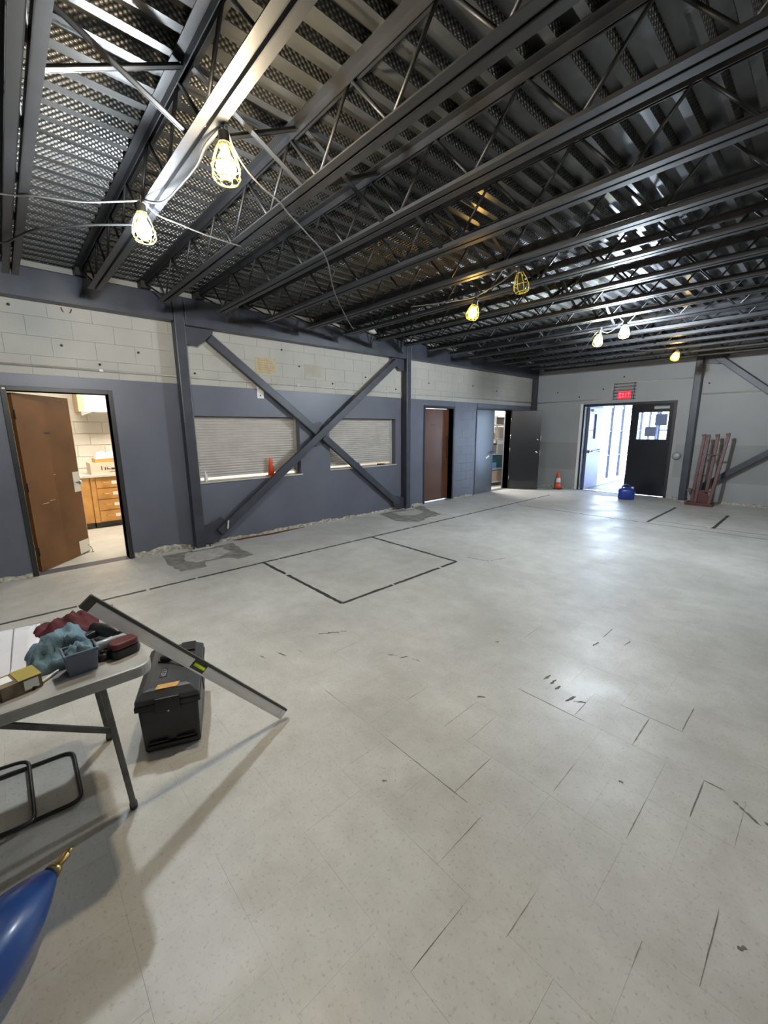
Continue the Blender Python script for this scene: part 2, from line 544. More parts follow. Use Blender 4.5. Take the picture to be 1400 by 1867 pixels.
# worn open joints between tiles and scuffs
def strip(p0, p1, w, m, z=.0006, name='worn_joint', jag=.0015):
    p0, p1 = Vector((*p0, 0)), Vector((*p1, 0))
    d = (p1 - p0); n = max(5, int(d.length / (.012 if name == 'scuff_mark' else .04))); dn = d.normalized(); a = Vector((-dn.y, dn.x, 0))
    L, R = [], []
    for i in range(n + 1):
        p = p0.lerp(p1, i / n)
        t = 1.0 if 0 < i < n else .3
        L.append(p + a * (w / 2 * t + random.uniform(-jag, jag))); R.append(p - a * (w / 2 * t + random.uniform(-jag, jag)))
    poly = [(q.x, q.y) for q in L] + [(q.x, q.y) for q in reversed(R)]
    return MB().prism(poly, (0, 0, .0002), (1, 0, 0), (0, 1, 0), z - .0002).build(name, m, fl)
for p0, p1, w, m in [((4.56, 1.29), (5.08, 1.29), .006, 'scuff'), ((5.01, 1.29), (5.01, 1.585), .004, 'scuff'), ((5.16, 1.285), (5.16, 1.02), .004, 'scuff'),
                     ((5.31, .95), (5.31, .69), .004, 'scuff'), ((5.91, 1.58), (5.91, 1.29), .005, 'scuff'), ((5.46, 1.17), (5.46, .98), .004, 'scuff_pale'),
                     ((5.76, 1.29), (5.76, 1.19), .004, 'scuff_pale'), ((5.91, 2.19), (5.91, 1.90), .004, 'scuff_pale'), ((5.61, 2.78), (5.61, 2.50), .008, 'scuff'),
                     ((5.46, 2.48), (5.46, 2.20), .010, 'scuff_pale'), ((4.51, 3.1), (4.51, 2.82), .006, 'scuff_pale'), ((4.93, 3.48), (4.93, 3.26), .010, 'scuff'),
                     ((4.81, 2.19), (5.14, 2.19), .010, 'scuff_pale'), ((5.14, 2.19), (5.22, 2.19), .006, 'scuff'), ((5.16, 2.2), (5.16, 2.38), .006, 'scuff_pale'),
                     ((5.30, 2.49), (5.62, 2.49), .006, 'scuff_pale'), ((5.76, 2.19), (5.76, 1.92), .010, 'scuff'), ((5.76, 2.19), (5.84, 2.19), .012, 'scuff'),
                     ((4.71, 1.59), (4.71, 1.89), .004, 'scuff_pale'), ((4.41, 1.59), (4.41, 1.79), .004, 'scuff_pale'), ((5.61, 1.89), (5.61, 1.62), .004, 'scuff_pale'),
                     ((3.66, 1.59), (3.66, 1.82), .004, 'scuff_pale'), ((3.96, 1.29), (4.2, 1.29), .004, 'scuff_pale'), ((6.06, 1.89), (6.2, 1.89), .006, 'scuff'),
                     ((5.31, 1.86), (5.31, 1.62), .004, 'scuff_pale'), ((4.86, 1.86), (4.86, 1.60), .003, 'scuff_pale')]:
    strip(p0, p1, w * .6, m, jag=.001)
for (cx, cy, a, l, w) in [(3.36, 1.18, .2, .06, .012), (3.42, 1.30, .3, .09, .014), (3.47, 1.42, .2, .05, .01), (3.37, 1.70, .9, .09, .014), (3.41, 1.77, .9, .10, .016), (3.45, 1.84, .8, .05, .01),
                          (3.98, 1.88, .5, .07, .012), (4.06, 1.92, 1.2, .06, .018), (4.15, 1.96, .3, .06, .01), (4.88, 2.44, 1.5, .08, .022), (4.93, 2.42, 1.5, .07, .02), (4.98, 2.38, 1.4, .06, .018), (5.08, 2.33, 1.3, .09, .02), (5.13, 2.34, .6, .07, .014),
                          (4.93, 3.12, 1.5, .09, .014), (5.09, 3.3, 1.5, .1, .01), (3.1, 4.22, .2, .3, .018), (3.28, 4.4, 1.3, .25, .014), (5.92, 2.12, -.6, .12, .012), (6.02, 2.1, -.4, .1, .02), (5.5, 1.9, .5, .02, .012), (4.7, 1.95, .7, .05, .01), (5.98, 1.5, .6, .03, .014), (4.4, 2.6, .9, .03, .012), (4.75, 1.1, .6, .03, .01)]:
    d = Vector((math.cos(a), math.sin(a))) * l / 2
    strip((cx - d.x, cy - d.y), (cx + d.x, cy + d.y), w * .7, 'scuff', .0008, 'scuff_mark', .005)

# ---- left wall
OPEN = [(.105, 1.01, 0, 2.045), (1.97, 3.60, .905, 1.815), (4.19, 5.78, .935, 1.815), (6.655, 7.605, 0, 2.06), (8.53, 10.06, 0, 2.08)]
def wall_boxes(b, a0, a1, z0, z1, openings, put):
    cuts = sorted({a0, a1} | {v for o in openings for v in o[:2] if a0 < v < a1})
    for s0, s1 in zip(cuts, cuts[1:]):
        zs = [(z0, z1)]
        for o in openings:
            if o[0] <= s0 + 1e-6 and o[1] >= s1 - 1e-6:
                nz = []
                for q0, q1 in zs:
                    if o[2] > q0: nz.append((q0, min(q1, o[2])))
                    if o[3] < q1: nz.append((max(q0, o[3]), q1))
                zs = [q for q in nz if q[1] - q[0] > 1e-4]
        for q0, q1 in zs: put(b, s0, s1, q0, q1)
b = MB()
wall_boxes(b, YF, YB + .2, -.1, 2.22, OPEN, lambda b, s0, s1, q0, q1: b.box(-.2, 0 if not (s0 >= 7.6 and s1 <= 8.54) else -.008, s0, s1, q0, q1))
b.use(1); b.box(-.2, -.008, YF, YB + .2, 2.22, ZT)
wl = struct(b.build('wall_left', ['wall_grey', 'wall_cream']), 'concrete block wall painted cream above and slate grey below')
BL, BH = 0.40, 0.20
blk = MB().box(-.03, 0, -BL / 2 + .0007, BL / 2 - .0007, -BH / 2 + .0007, BH / 2 - .0007).build('block', 'wall_cream', wl, bevel=.0018, seg=1)
blk_me = blk.data
blk_g = blk_me.copy(); blk_g.materials.clear(); blk_g.materials.append(MATS['wall_grey'])
first = True
def put_block(me, y0, y1, z0, z1):
    global first
    if first:
        o = blk; first = False
    else:
        o = bpy.data.objects.new('block', me); COL.objects.link(o); o.parent = wl
    o.data = me
    o.location = (random.uniform(-.0012, .0012), (y0 + y1) / 2, (z0 + z1) / 2)
    o.scale = (1, (y1 - y0) / BL, (z1 - z0) / BH)
for k in range(4):
    z0 = 2.22 + k * BH
    y = -.85 + (0.2 if k % 2 else 0)
    while y < YB - .02:
        y1 = min(y + BL, YB)
        put_block(blk_me, y, y1, z0, z0 + BH)
        y = y1
for k in range(11):
    z0 = .02 + k * BH
    cuts = [7.655, 7.95, 8.35, 8.50] if k % 2 else [7.655, 7.75, 8.15, 8.50]
    for a, c in zip(cuts, cuts[1:]):
        put_block(blk_g, a, c, z0, z0 + BH)
b = MB(); b.box(-.03, 0, YF, -.86, 2.22, ZT); b.box(-.03, 0, -.86, YB, 3.02, ZT)
b.build('upper_course', 'wall_cream', wl)
# ragged mortar strip where the baseboard was torn off
def mortar(y0, y1, h=.07):
    b = MB(); n = max(4, int((y1 - y0) / .05)); V = []
    for i in range(n + 1):
        y = y0 + (y1 - y0) * i / n
        t = h * (.55 + .6 * noise.noise(Vector((y * 3.1, 2.2, 0))) + random.uniform(0, .35)); t = max(.02, t)
        d = .003 + random.uniform(0, .007)
        V.append([(0.0005, y, 0.0005), (d + .003, y, 0.0005), (d, y, t * .7), (.004, y, t), (0.0005, y, t)])
    v = [q for r in V for q in r]; f = []
    for i in range(n):
        for k in range(4): f.append((i * 5 + k, i * 5 + k + 1, i * 5 + k + 6, i * 5 + k + 5))
        f.append((i * 5 + 4, i * 5, i * 5 + 5, i * 5 + 9))
    f.append((0, 1, 2, 3, 4)); f.append(tuple(n * 5 + k for k in (4, 3, 2, 1, 0)))
    b.add(v, f)
    return struct(b.build('baseboard_left', 'mortar'), 'ragged cream mortar strip left along the foot of the grey wall')
for y0, y1, h in [(-.8, .05, .07), (1.07, 1.76, .09), (1.97, 5.9, .06), (6.25, 6.60, .06), (7.67, 8.40, .05)]:
    mortar(y0, y1, h)
# ---- back wall
DB = (1.38, 3.43, 0, 2.21)
b = MB()
wall_boxes(b, 0, XR, -.1, ZT, [DB], lambda b, s0, s1, q0, q1: b.box(s0, s1, YB, YB + .2, q0, q1))
wb = struct(b.build('wall_back', 'wall_back_paint'), 'dusky cream painted back wall around the entrance doors')
b = MB(); n = 90; V = []
for seg in ((.14, 1.33), (3.50, 3.68), (3.90, XR - .02)):
    y0, y1 = seg; b2 = MB(); n = max(4, int((y1 - y0) / .06)); vv = []
    for i in range(n + 1):
        x = y0 + (y1 - y0) * i / n; t = .03 + random.uniform(0, .03); d = .008 + random.uniform(0, .015)
        vv += [(x, YB - .0005, .0005), (x, YB - d - .01, .0005), (x, YB - d, t * .7), (x, YB - .0005, t)]
    ff = []
    for i in range(n):
        for k in range(4): ff.append((i * 4 + k, i * 4 + (k + 1) % 4, i * 4 + 4 + (k + 1) % 4, i * 4 + 4 + k))
    ff += [(0, 1, 2, 3), tuple(n * 4 + k for k in (3, 2, 1, 0))]
    b2.add(vv, ff)
    struct(b2.build('baseboard_back', 'mortar'), 'ragged mortar strip along the foot of the back wall')
mat('band_paint', (0.285, 0.282, 0.273), 0.6, var=0.08, scale=1.5)
for (a, c, z0, z1) in ((.14, 1.32, .52, 1.24), (3.50, 3.70, .5, 1.24), (3.86, XR - .02, .45, 1.24)):
    MB().box(a, c, YB - .0012, YB + .001, z0, z1).build('paint_band', 'band_paint', wb)
# ---- walls out of view that close the hall
struct(MB().box(XR, XR + .2, YF, YB + .2, -.1, ZT).build('wall_right', 'wall_back_paint'))
struct(MB().box(-.2, XR + .2, YF - .2, YF, -.1, ZT).build('wall_front', 'wall_back_paint'))

# ---- ceiling: fluted galvanised roof deck in sheets
JD = 0.36                                     # joist depth
ceil = sempty('ceiling', 'fluted galvanised steel roof deck with perforated ribs', (0, 0, 3.40))
P = 0.152; DEPTH = .045
def deck_sheet(x0, nfl):
    b = MB(); prof = []
    for k in range(nfl):
        a = x0 + k * P
        prof += [(a, 0), (a + .046, 0), (a + .064, DEPTH), (a + .134, DEPTH)]
    prof += [(x0 + nfl * P, 0), (x0 + nfl * P + .018, 0)]
    y0, y1 = YF, YB
    vs = []
    for (x, dz) in prof:
        z = zbot(x) + JD + dz
        vs += [(x, y0, z - 3.40), (x, y1, z - 3.40)]
    for i in range(len(prof) - 1):
        web = prof[i][1] != prof[i + 1][1]
        b.use(1 if web else 0)
    b2 = MB()
    for i in range(len(prof) - 1):
        web = abs(prof[i][1] - prof[i + 1][1]) > 1e-6
        b2.use(1 if web else 0)
        q = vs[2 * i: 2 * i + 4]
        b2.add([q[0], q[1], q[3], q[2]], [(0, 1, 2, 3)])
    o = b2.build('deck_sheet', ['galv', 'deck_perf'], ceil, fix=False)
    return o
x = -.2; k = 0
while x < XR:
    nfl = 6 if x + 6 * P < XR + .3 else max(1, int((XR + .1 - x) / P))
    deck_sheet(x, nfl); x += nfl * P
b = MB().box(-.3, XR + .3, YF - .2, YB + .3, .004, .10)
rb = b.build('roof_board', 'joint', ceil)

# ================================================================== STEEL
# ---- open-web joists
def angle(b, x0, x1, yin, side, z, leg=.048, t=.005, up=1):
    b.box(x0, x1, yin, yin + side * t, z, z + up * leg)                       # upright leg beside the web
    b.box(x0, x1, yin, yin + side * leg, z, z + up * t)                       # flat leg
JX0, JX1 = .78, XR - .12
def make_joist():
    r = bpy.data.objects.new('bar_joist', None); COL.objects.link(r); r.empty_display_size = .1
    for s in (-1, 1):
        b = MB(); angle(b, JX0, JX1, s * .008, s, 0); b.build('bottom_chord', 'joist_grey', r)
        b = MB(); angle(b, .04, XR - .02, s * .008, s, JD - .001, up=-1); b.build('top_chord', 'joist_grey', r)
    w = None
    def web(p0, p1):
        MB().tube([p0, p1], .0095, 6).build('web_bar', 'web_dark', r)
    pn = .58; x = .90
    web((.16, 0, JD - .03), (x, 0, .02)); web((x - .29, 0, JD - .02), (x, 0, .02))
    while x + pn < JX1:
        web((x, 0, .02), (x + pn / 2, 0, JD - .02)); web((x + pn / 2, 0, JD - .02), (x + pn, 0, .02)); x += pn
    web((x, 0, .02), (XR - .08, 0, JD - .03))
    MB().box(.03, .20, -.05, .05, .273, JD - .012).build('seat', 'joist_grey', r)
    return r
JY = [.262 + .6205 * i for i in range(17)]
ROOFT = math.atan(.008)
j0 = make_joist()
for i, y in enumerate(JY):
    r = j0 if i == 0 else copy_tree(j0)
    r.location = (0, y, 2.995); r.rotation_euler = (0, ROOFT, 0)
    lab = 'open-web steel roof joist, %s counting from the near left edge of the photo' % ORD[i]
    if i == 16: lab = 'open-web steel roof joist nearest the back wall, last of the row'
    tag(r, lab, 'joist', 'open-web roof joists')
# ---- cross bridging between neighbouring joists
for line, xb in enumerate((3.62,)):
    for i in range(16):
        y0, y1 = JY[i], JY[i + 1]
        z0, z1 = zbot(xb) + .03, zbot(xb) + JD - .03
        t = thing('cross_bridging', 'x', 'bridging', (xb, y0, z0), group='cross bridging between the joists')
        t['label'] = 'crossed dark angle braces between the %s and %s roof joists from near left' % (ORD[i], ORD[i + 1])
        for q, (a, c) in enumerate((((xb, y0 + .012, z0), (xb, y1 - .012, z1)), ((xb + .035, y0 + .012, z1), (xb + .035, y1 - .012, z0)))):
            b = W(); b.bar(a, c, .032, .004, (0, 0, 1)); b.bar((a[0] - .014, a[1], a[2] + .012), (c[0] - .014, c[1], c[2] + .012), .004, .028, (0, 0, 1)); b.put('brace_bar', 'web_dark', t)
# ---- beam along the left wall, columns, braces
def beam(y0, y1, z0, z1, label):
    b = MB(); b.box(.012, .15, y0, y1, z0, z1)
    return tag(b.build('steel_beam', 'steel_dark', bevel=.012, seg=2), label, 'beam', 'beams along the left wall')
beam(YF + .01, 1.785, 2.965, 3.265, 'dark grey steel beam over the open brown door')
beam(1.925, 5.935, 2.935, 3.265, 'dark grey steel beam over the two serving hatches')
beam(6.065, 11.06, 2.955, 3.255, 'dark grey steel beam over the closed brown door and closet')
def column(x0, x1, y0, y1, z1, label, plate=.1):
    t = thing('steel_column', label, 'column', ((x0 + x1) / 2, (y0 + y1) / 2, 0), group='steel columns')
    W().box(x0, x1, y0, y1, .012, z1).put('shaft', 'steel_dark', t, .012)
    b = W(); b.box(max(x0 - plate, .03), x1 + plate * .6, y0 - plate * .8, y1 + plate * .8, .002, .014); b.put('base_plate', 'adhesive_light', t, .002)
    for sy in (y0 - plate * .45, y1 + plate * .45):
        W().tube([(x1 + plate * .2, sy, .014), (x1 + plate * .2, sy, .05)], .010, 8).put('anchor_bolt', 'steel_dark', t)
    return t
column(.02, .155, 1.79, 1.92, 3.265, 'grey steel column between the open brown door and the serving hatch')
column(.02, .155, 5.94, 6.06, 3.265, 'grey steel column beside the closed brown door')
column(.012, .13, 11.065, 11.19, 3.26, 'dark steel column in the far corner behind the open closet leaf', .03)
column(3.71, 3.84, 11.0, 11.13, 3.20, 'dark steel column beside the red steel frames', .05)
column(7.55, 7.68, 11.0, 11.13, 3.12, 'dark steel column at the right end of the back wall brace', .05)
# cross brace on the left wall
t = thing('cross_brace', 'large dark grey steel cross brace in front of the serving hatches', 'brace', (.1, 3.95, 0))
W().bar((.10, 2.14, .17), (.10, 5.70, 2.87), .075, .118, (0, -1, 1)).put('diagonal_bar', 'steel_dark', t, .010)
W().bar((.055, 2.235, 2.835), (.055, 3.90, 1.575), .075, .118, (0, 1, 1)).put('diagonal_bar', 'steel_dark', t, .010)
W().bar((.055, 4.02, 1.50), (.055, 5.80, .12), .075, .118, (0, 1, 1)).put('diagonal_bar', 'steel_dark', t, .010)
W().prism([(-.17, -.10), (-.05, -.20), (.12, -.16), (.17, .08), (.05, .20), (-.12, .16)], (.02, 3.95, 1.55), (0, 1, 0), (0, 0, 1), .012).put('gusset_plate', 'steel_dark', t)
W().prism([(0, 0), (.14, -.02), (.36, .17), (.36, .213), (0, .213)], (.07, 1.925, 2.72), (0, 1, 0), (0, 0, 1), .014).put('gusset_plate', 'steel_dark', t)
W().prism([(0, 0), (-.10, 0), (-.32, .17), (-.32, .213), (0, .213)], (.07, 5.935, 2.72), (0, 1, 0), (0, 0, 1), .014).put('gusset_plate', 'steel_dark', t)
W().prism([(0, 0), (.20, 0), (.26, .10), (.36, .26), (.26, .36), (.10, .27), (0, .27)], (.07, 1.925, .03), (0, 1, 0), (0, 0, 1), .014).put('gusset_plate', 'steel_dark', t)
W().prism([(0, 0), (-.20, 0), (-.30, .12), (-.20, .26), (0, .22)], (.07, 5.935, .03), (0, 1, 0), (0, 0, 1), .014).put('gusset_plate', 'steel_dark', t)
W().bar((.155, 2.24, .22), (.155, 2.26, .34), .012, .03, (1, 0, 0)).put('tag_strip', 'plate_white', t)
# cross brace on the back wall
t = thing('cross_brace', 'dark steel cross brace on the back wall right of the red frames', 'brace', (5.7, 11.06, 0))
yb = 11.06
W().bar((3.90, yb, 3.16), (7.5, yb, -.02 + .12), .085, .115, (1, 0, 1)).put('diagonal_bar', 'steel_dark', t, .01)
W().bar((3.90, yb + .02, .19), (5.62, yb + .02, 1.55), .085, .115, (-1, 0, 1)).put('diagonal_bar', 'steel_dark', t, .01)
W().bar((5.76, yb + .02, 1.66), (7.5, yb + .02, 3.04), .085, .115, (-1, 0, 1)).put('diagonal_bar', 'steel_dark', t, .01)
W().prism([(0, 0), (.30, -.02), (.42, -.14), (.25, -.3), (0, -.25)], (3.842, yb + .03, 3.19), (1, 0, 0), (0, 0, 1), .014).put('gusset_plate', 'steel_dark', t)

# ================================================================== DOORS AND OPENINGS
def frame_parts(root, y0, y1, z1, m='frame_black', w=.048, d0=-.17, d1=.012):
    """steel frame around an opening of the left wall"""
    W().box(d0, d1, y0 - w, y0, 0.001, z1 + w).put('jamb', m, root, .003)
    W().box(d0, d1, y1, y1 + w, 0.001, z1 + w).put('jamb', m, root, .003)
    W().box(d0, d1, y0, y1, z1, z1 + w).put('head', m, root, .003)
# ---- door 1: open brown door to the kitchen
d1 = sempty('door_1', 'brown wooden door standing open to the lit kitchen in a black frame', (0, .56, 0))
frame_parts(d1, .106, 1.010, 2.045)
W().box(.013, .016, .075, .10, 2.055, 2.07).put('name_plate', 'plate_white', d1)
hx, hy = -.125, .125
ddir = Vector((-.77, .64, 0)).normalized(); dn = Vector((ddir.y, -ddir.x, 0)); Wd = .86
if dn.x < 0: dn = -dn
H0 = Vector((hx, hy, 0))
leaf = W(); leaf.bar(H0 + Vector((0, 0, 1.022)) + ddir * .0, H0 + ddir * Wd + Vector((0, 0, 1.022)), .042, 2.02, (0, 0, 1))
lf = leaf.put('door_leaf', 'door_brown', d1, .002)
def on_leaf(a, z, n=.024): return H0 + ddir * a + Vector((0, 0, z)) + dn * n
def leaf_plate(name, a0, a1, z0, z1, m, th=.004, n=.0225, parent=lf, bev=0):
    b = W(); A = on_leaf(a0, z0, n)
    b.prism([(0, 0), (a1 - a0, 0), (a1 - a0, z1 - z0), (0, z1 - z0)], A, ddir, Vector((0, 0, 1)), -th)
    b.v = [tuple(Vector(v)) for v in b.v]
    o = b.put(name, m, parent, bev, base=d1.location)
    return o
leaf_plate('name_plate', .33, .52, 1.585, 1.615, 'door_brown_dark')
leaf_plate('name_plate', .37, .47, 1.592, 1.608, 'plate_white', .006)
leaf_plate('edge_strip', Wd - .004, Wd + .004, .02, 2.03, 'door_edge', .046, .023)
leaf_plate('lock_plate', Wd - .12, Wd + .005, .84, 1.10, 'plate_white', .004)
b = W(); k = on_leaf(Wd - .07, .96); b.lathe([(.012, 0), (.012, .03), (.028, .035), (.03, .055), (.02, .065), (0, .066)], 14, k, dn)
b.put('door_knob', 'chrome', lf, base=d1.location)
leaf_plate('kick_patch', Wd - .19, Wd, .02, .19, 'plate_white', .004)
b = W(); k = on_leaf(Wd - .03, .10); b.tube([k, k + dn * .03 + Vector((0, 0, -.02)), k + dn * .05 + Vector((0, 0, -.08))], .006, 8); b.lathe([(.014, 0), (.014, .02), (0, .021)], 10, k + dn * .05 + Vector((0, 0, -.098)))
b.put('door_stop', 'chrome', lf, base=d1.location)
for z in (.25, 1.0, 1.8):
    W().tube([H0 + dn * .026 + Vector((0, 0, z - .05)), H0 + dn * .026 + Vector((0, 0, z + .05))], .008, 8).put('hinge', 'frame_black', lf, base=d1.location)
for (a0, z0, l) in [(.18, .78, .10), (.30, .80, .08), (.42, 1.10, .03)]:
    leaf_plate('scratch', a0, a0 + l, z0, z0 + .006, 'door_edge', .002)
# ---- serving hatches with roll-down shutters
def hatch(y0, y1, z0, z1, label, gap, stain):
    t = thing('rolling_shutter', label, 'shutter', (-.13, (y0 + y1) / 2, z0), group='serving hatch shutters')
    n = 22; zs0 = z0 + gap; h = (z1 - zs0) / n
    prof = [(0, 0), (.012, h * .16), (.017, h * .5), (.012, h * .80), (0, h * .93), (-.006, h * .985), (-.006, 0)]
    me = None
    for k in range(n):
        if me is None:
            b = MB(); b.prism([(p[0], p[1]) for p in prof], (0, (y1 - y0) / 2 - .03, 0), (1, 0, 0), (0, 0, 1), (y1 - y0) - .06)
            o = b.build('slat', 'shutter', t); me = o.data
        else:
            o = bpy.data.objects.new('slat', me); COL.objects.link(o); o.parent = t
        o.location = (0, 0, gap + k * h)
    b = W(); b.box(-.15, -.108, y0 + .03, y1 - .03, z0 + gap - .028, z0 + gap); b.put('bottom_bar', 'shutter', t, .003)
    for yy in (y0 + .001, y1 - .041):
        W().box(-.16, -.10, yy, yy + .04, z0 + .001, z1 - .001).put('guide_rail', 'conduit', t, .003)
    return t
hatch(1.97, 3.60, .905, 1.815, 'cream roll-down shutter with an orange cone on its sill', .075, 1)
hatch(4.19, 5.78, .935, 1.815, 'cream roll-down shutter with a small blue item on its sill', .075, 0)
for (y0, y1, z) in ((1.95, 3.62, .905), (4.17, 5.80, .935)):
    b = MB(); b.box(-.199, .022, y0, y1, z - .022, z - .001)
    tag(b.build('hatch_sill', 'conduit', bevel=.003), 'narrow steel sill under the %s' % ('wide shutter with the orange cone' if y0 < 3 else 'shutter nearer the closed brown door'), 'sill', 'hatch sills')
# ---- door 3: closed brown door
d3 = sempty('door_3', 'closed dark brown wooden door beside the steel column', (0, 7.13, 0))
frame_parts(d3, 6.655, 7.605, 2.06)
W().box(-.165, -.125, 6.662, 7.598, .018, 2.052).put('door_leaf', 'door_brown_dark', d3, .002)
l3 = d3.children[-1]
W().box(-.124, -.118, 6.99, 7.17, 1.70, 1.72).put('name_plate', 'wire_dark', l3, .002, base=d3.location)
b = W(); b.lathe([(.022, 0), (.022, .008), (.010, .012), (.010, .035), (.026, .04), (.026, .06), (0, .066)], 14, (-.125, 6.73, .93), (1, 0, 0)); b.put('door_knob', 'chrome', l3, base=d3.location)
b = W(); b.box(-.124, -.112, 7.54, 7.555, .95, 1.45); b.put('hinge_strip', 'frame_black', l3, base=d3.location)
# ---- door 4: closet double doors
d4 = sempty('door_4', 'black closet double doors, left leaf shut and right leaf swung open', (0, 9.3, 0))
frame_parts(d4, 8.53, 10.06, 2.08, w=.04)
b = W(); b.box(-.05, -.006, 8.535, 9.285, .014, 2.07); l4 = b.put('door_leaf', 'door_black', d4, .003)
b = W(); b.lathe([(.024, 0), (.024, .008), (.010, .012), (.010, .035), (.027, .04), (.027, .06), (0, .066)], 14, (-.006, 9.20, 1.02), (1, 0, 0)); b.put('door_knob', 'chrome', l4, base=d4.location)
b = W(); b.bar((0.0, 8.96, .88), (0.0, 9.10, .94), .008, .05, (0, 0, 1)); b.put('peeling_tape', 'plate_white', l4, base=d4.location)
h4 = Vector((.022, 10.07, 0)); e4 = Vector((.655, 10.40, 0)); q4 = (e4 - h4).normalized(); n4 = Vector((q4.y, -q4.x, 0))
b = W(); b.bar(h4 + Vector((0, 0, 1.042)), h4 + q4 * .74 + Vector((0, 0, 1.042)), .044, 2.05, (0, 0, 1)); l5 = b.put('door_leaf', 'door_black', d4, .003)
for z, r in ((1.0, .026), (1.33, .018)):
    b = W(); b.lathe([(r, 0), (r, .008), (r * .4, .012), (r * .4, .03), (r, .035), (r, .05), (0, .055)], 14, h4 + q4 * .67 + n4 * .022 + Vector((0, 0, z)), n4); b.put('door_knob', 'chrome', l5, base=d4.location)
for z in (.98, 1.36):
    b = W(); b.bar(h4 + q4 * .7415 + Vector((0, 0, z - .06)), h4 + q4 * .7415 + Vector((0, 0, z + .06)), .028, .003, tuple(n4)); b.put('latch_plate', 'chrome', l5, base=d4.location)
for z in (.3, 1.05, 1.4, 1.85):
    b = W(); b.tube([h4 - q4 * .008 + n4 * .022 + Vector((0, 0, z - .05)), h4 - q4 * .008 + n4 * .022 + Vector((0, 0, z + .05))], .009, 8); b.put('hinge', 'chrome', l5, base=d4.location)
b = W(); b.bar(h4 + q4 * .02 + n4 * .0235 + Vector((0, 0, .13)), h4 + q4 * .72 + n4 * .0235 + Vector((0, 0, .13)), .003, .20, (0, 0, 1)); b.put('kick_plate', 'frame_black', l5, base=d4.location)
# ---- door 2: entrance double doors in the back wall
d2 = sempty('door_2', 'entrance double doors, black right leaf shut and lavender left leaf open', (2.4, YB, 0))
x0, x1, zt = 1.44, 3.37, 2.15
W().box(x0 - .05, x0, YB - .012, YB + .16, .001, zt + .055).put('jamb', 'frame_black', d2, .003)
W().box(x1, x1 + .055, YB - .012, YB + .16, .001, zt + .055).put('jamb', 'frame_black', d2, .003)
W().box(x0, x1, YB - .012, YB + .16, zt, zt + .055).put('head', 'frame_black', d2, .003)
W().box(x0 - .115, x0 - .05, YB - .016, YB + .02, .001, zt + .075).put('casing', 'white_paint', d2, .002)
# right leaf with a window
xa, xb_, ya, yc = 2.515, 3.365, YB + .03, YB + .075
wx0, wx1, wz0, wz1 = 2.68, 3.285, 1.345, 1.965
b = W()
b.box(xa, wx0, ya, yc, .022, 2.149); b.box(wx1, xb_, ya, yc, .022, 2.149); b.box(wx0, wx1, ya, yc, .022, wz0); b.box(wx0, wx1, ya, yc, wz1, 2.149)
rl = b.put('door_leaf', 'door_black', d2)
B2 = d2.location
W().box(wx0, wx1, ya + .018, ya + .026, wz0, wz1).put('pane', 'pane', rl, base=B2)
b = W()
for q in ((wx0 - .02, wx0, wz0 - .02, wz1 + .02), (wx1, wx1 + .02, wz0 - .02, wz1 + .02)): b.box(q[0], q[1], ya - .008, ya, q[2], q[3])
b.box(wx0, wx1, ya - .008, ya, wz0 - .02, wz0); b.box(wx0, wx1, ya - .008, ya, wz1, wz1 + .02)
b.put('window_bead', 'frame_black', rl, base=B2)
W().box(3.02, 3.26, ya + .027, ya + .029, 1.66, 1.92).put('notice', 'notice_grey', rl, base=B2)
W().box(2.83, 3.06, ya + .027, ya + .029, 1.41, 1.63).put('notice', 'notice_grey', rl, base=B2)
W().box(2.99, 3.30, ya - .05, ya, 2.03, 2.10).put('door_closer', 'bell_grey', rl, .012, base=B2)
W().box(2.60, 3.30, ya - .003, ya - .001, .10, 1.15).put('kick_plate', 'door_black', rl, base=B2)
# left leaf swung outwards along the glazed side
xl = 1.50
b = W(); gy0, gy1, gz0, gz1 = 11.42, 11.86, 1.33, 1.98
yl0, yl1 = YB + .17, YB + 1.07
b.box(xl - .045, xl, yl0, gy0, .02, 2.14); b.box(xl - .045, xl, gy1, yl1, .02, 2.14); b.box(xl - .045, xl, gy0, gy1, .02, gz0); b.box(xl - .045, xl, gy0, gy1, gz1, 2.14)
ll = b.put('door_leaf', 'leaf_lavender', d2)
W().box(xl - .026, xl - .018, gy0, gy1, gz0, gz1).put('pane', 'pane', ll, base=B2)
b = W(); b.tube([(xl + .055, yl0 + .08, 1.0), (xl + .055, yl1 - .10, 1.0)], .018, 8); b.box(xl, xl + .06, yl0 + .05, yl0 + .10, .96, 1.04); b.box(xl, xl + .06, yl1 - .13, yl1 - .07, .96, 1.04)
b.put('push_bar', 'chrome', ll, base=B2)
W().box(xl, xl + .05, yl0 + .12, yl0 + .40, 2.04, 2.10).put('door_closer', 'bell_grey', ll, .01, base=B2)
W().box(x0, x1, YB - .02, YB + .18, .0005, .014).put('threshold', 'chrome', d2, .004)

# ================================================================== ROOMS BEHIND
# ---- kitchen
kx = -2.95
struct(MB().box(kx - .2, -.2, -1.2, 6.4, -.15, -.0005).build('floor', 'concrete_floor'), 'pale kitchen floor beyond the open brown door')
struct(MB().box(kx - .15, kx, -1.2, 6.4, -.1, 2.75).build('wall_kitchen_back', 'kitchen_wall'))
struct(MB().box(kx, -.2, -1.3, -1.15, -.1, 2.75).build('wall_kitchen_near', 'kitchen_wall'))
struct(MB().box(kx, -.2, 6.35, 6.5, -.1, 2.75).build('wall_kitchen_far', 'kitchen_wall'))
struct(MB().box(kx - .15, -.2, -1.3, 6.5, 2.70, 2.80).build('ceiling', 'white_paint'), 'white kitchen ceiling')
wk = bpy.data.objects['wall_kitchen_back']
kb = MB().box(0, .012, -.196, .196, -.096, .096).build('block', 'kitchen_wall', wk, bevel=.004, seg=1)
first_k = True
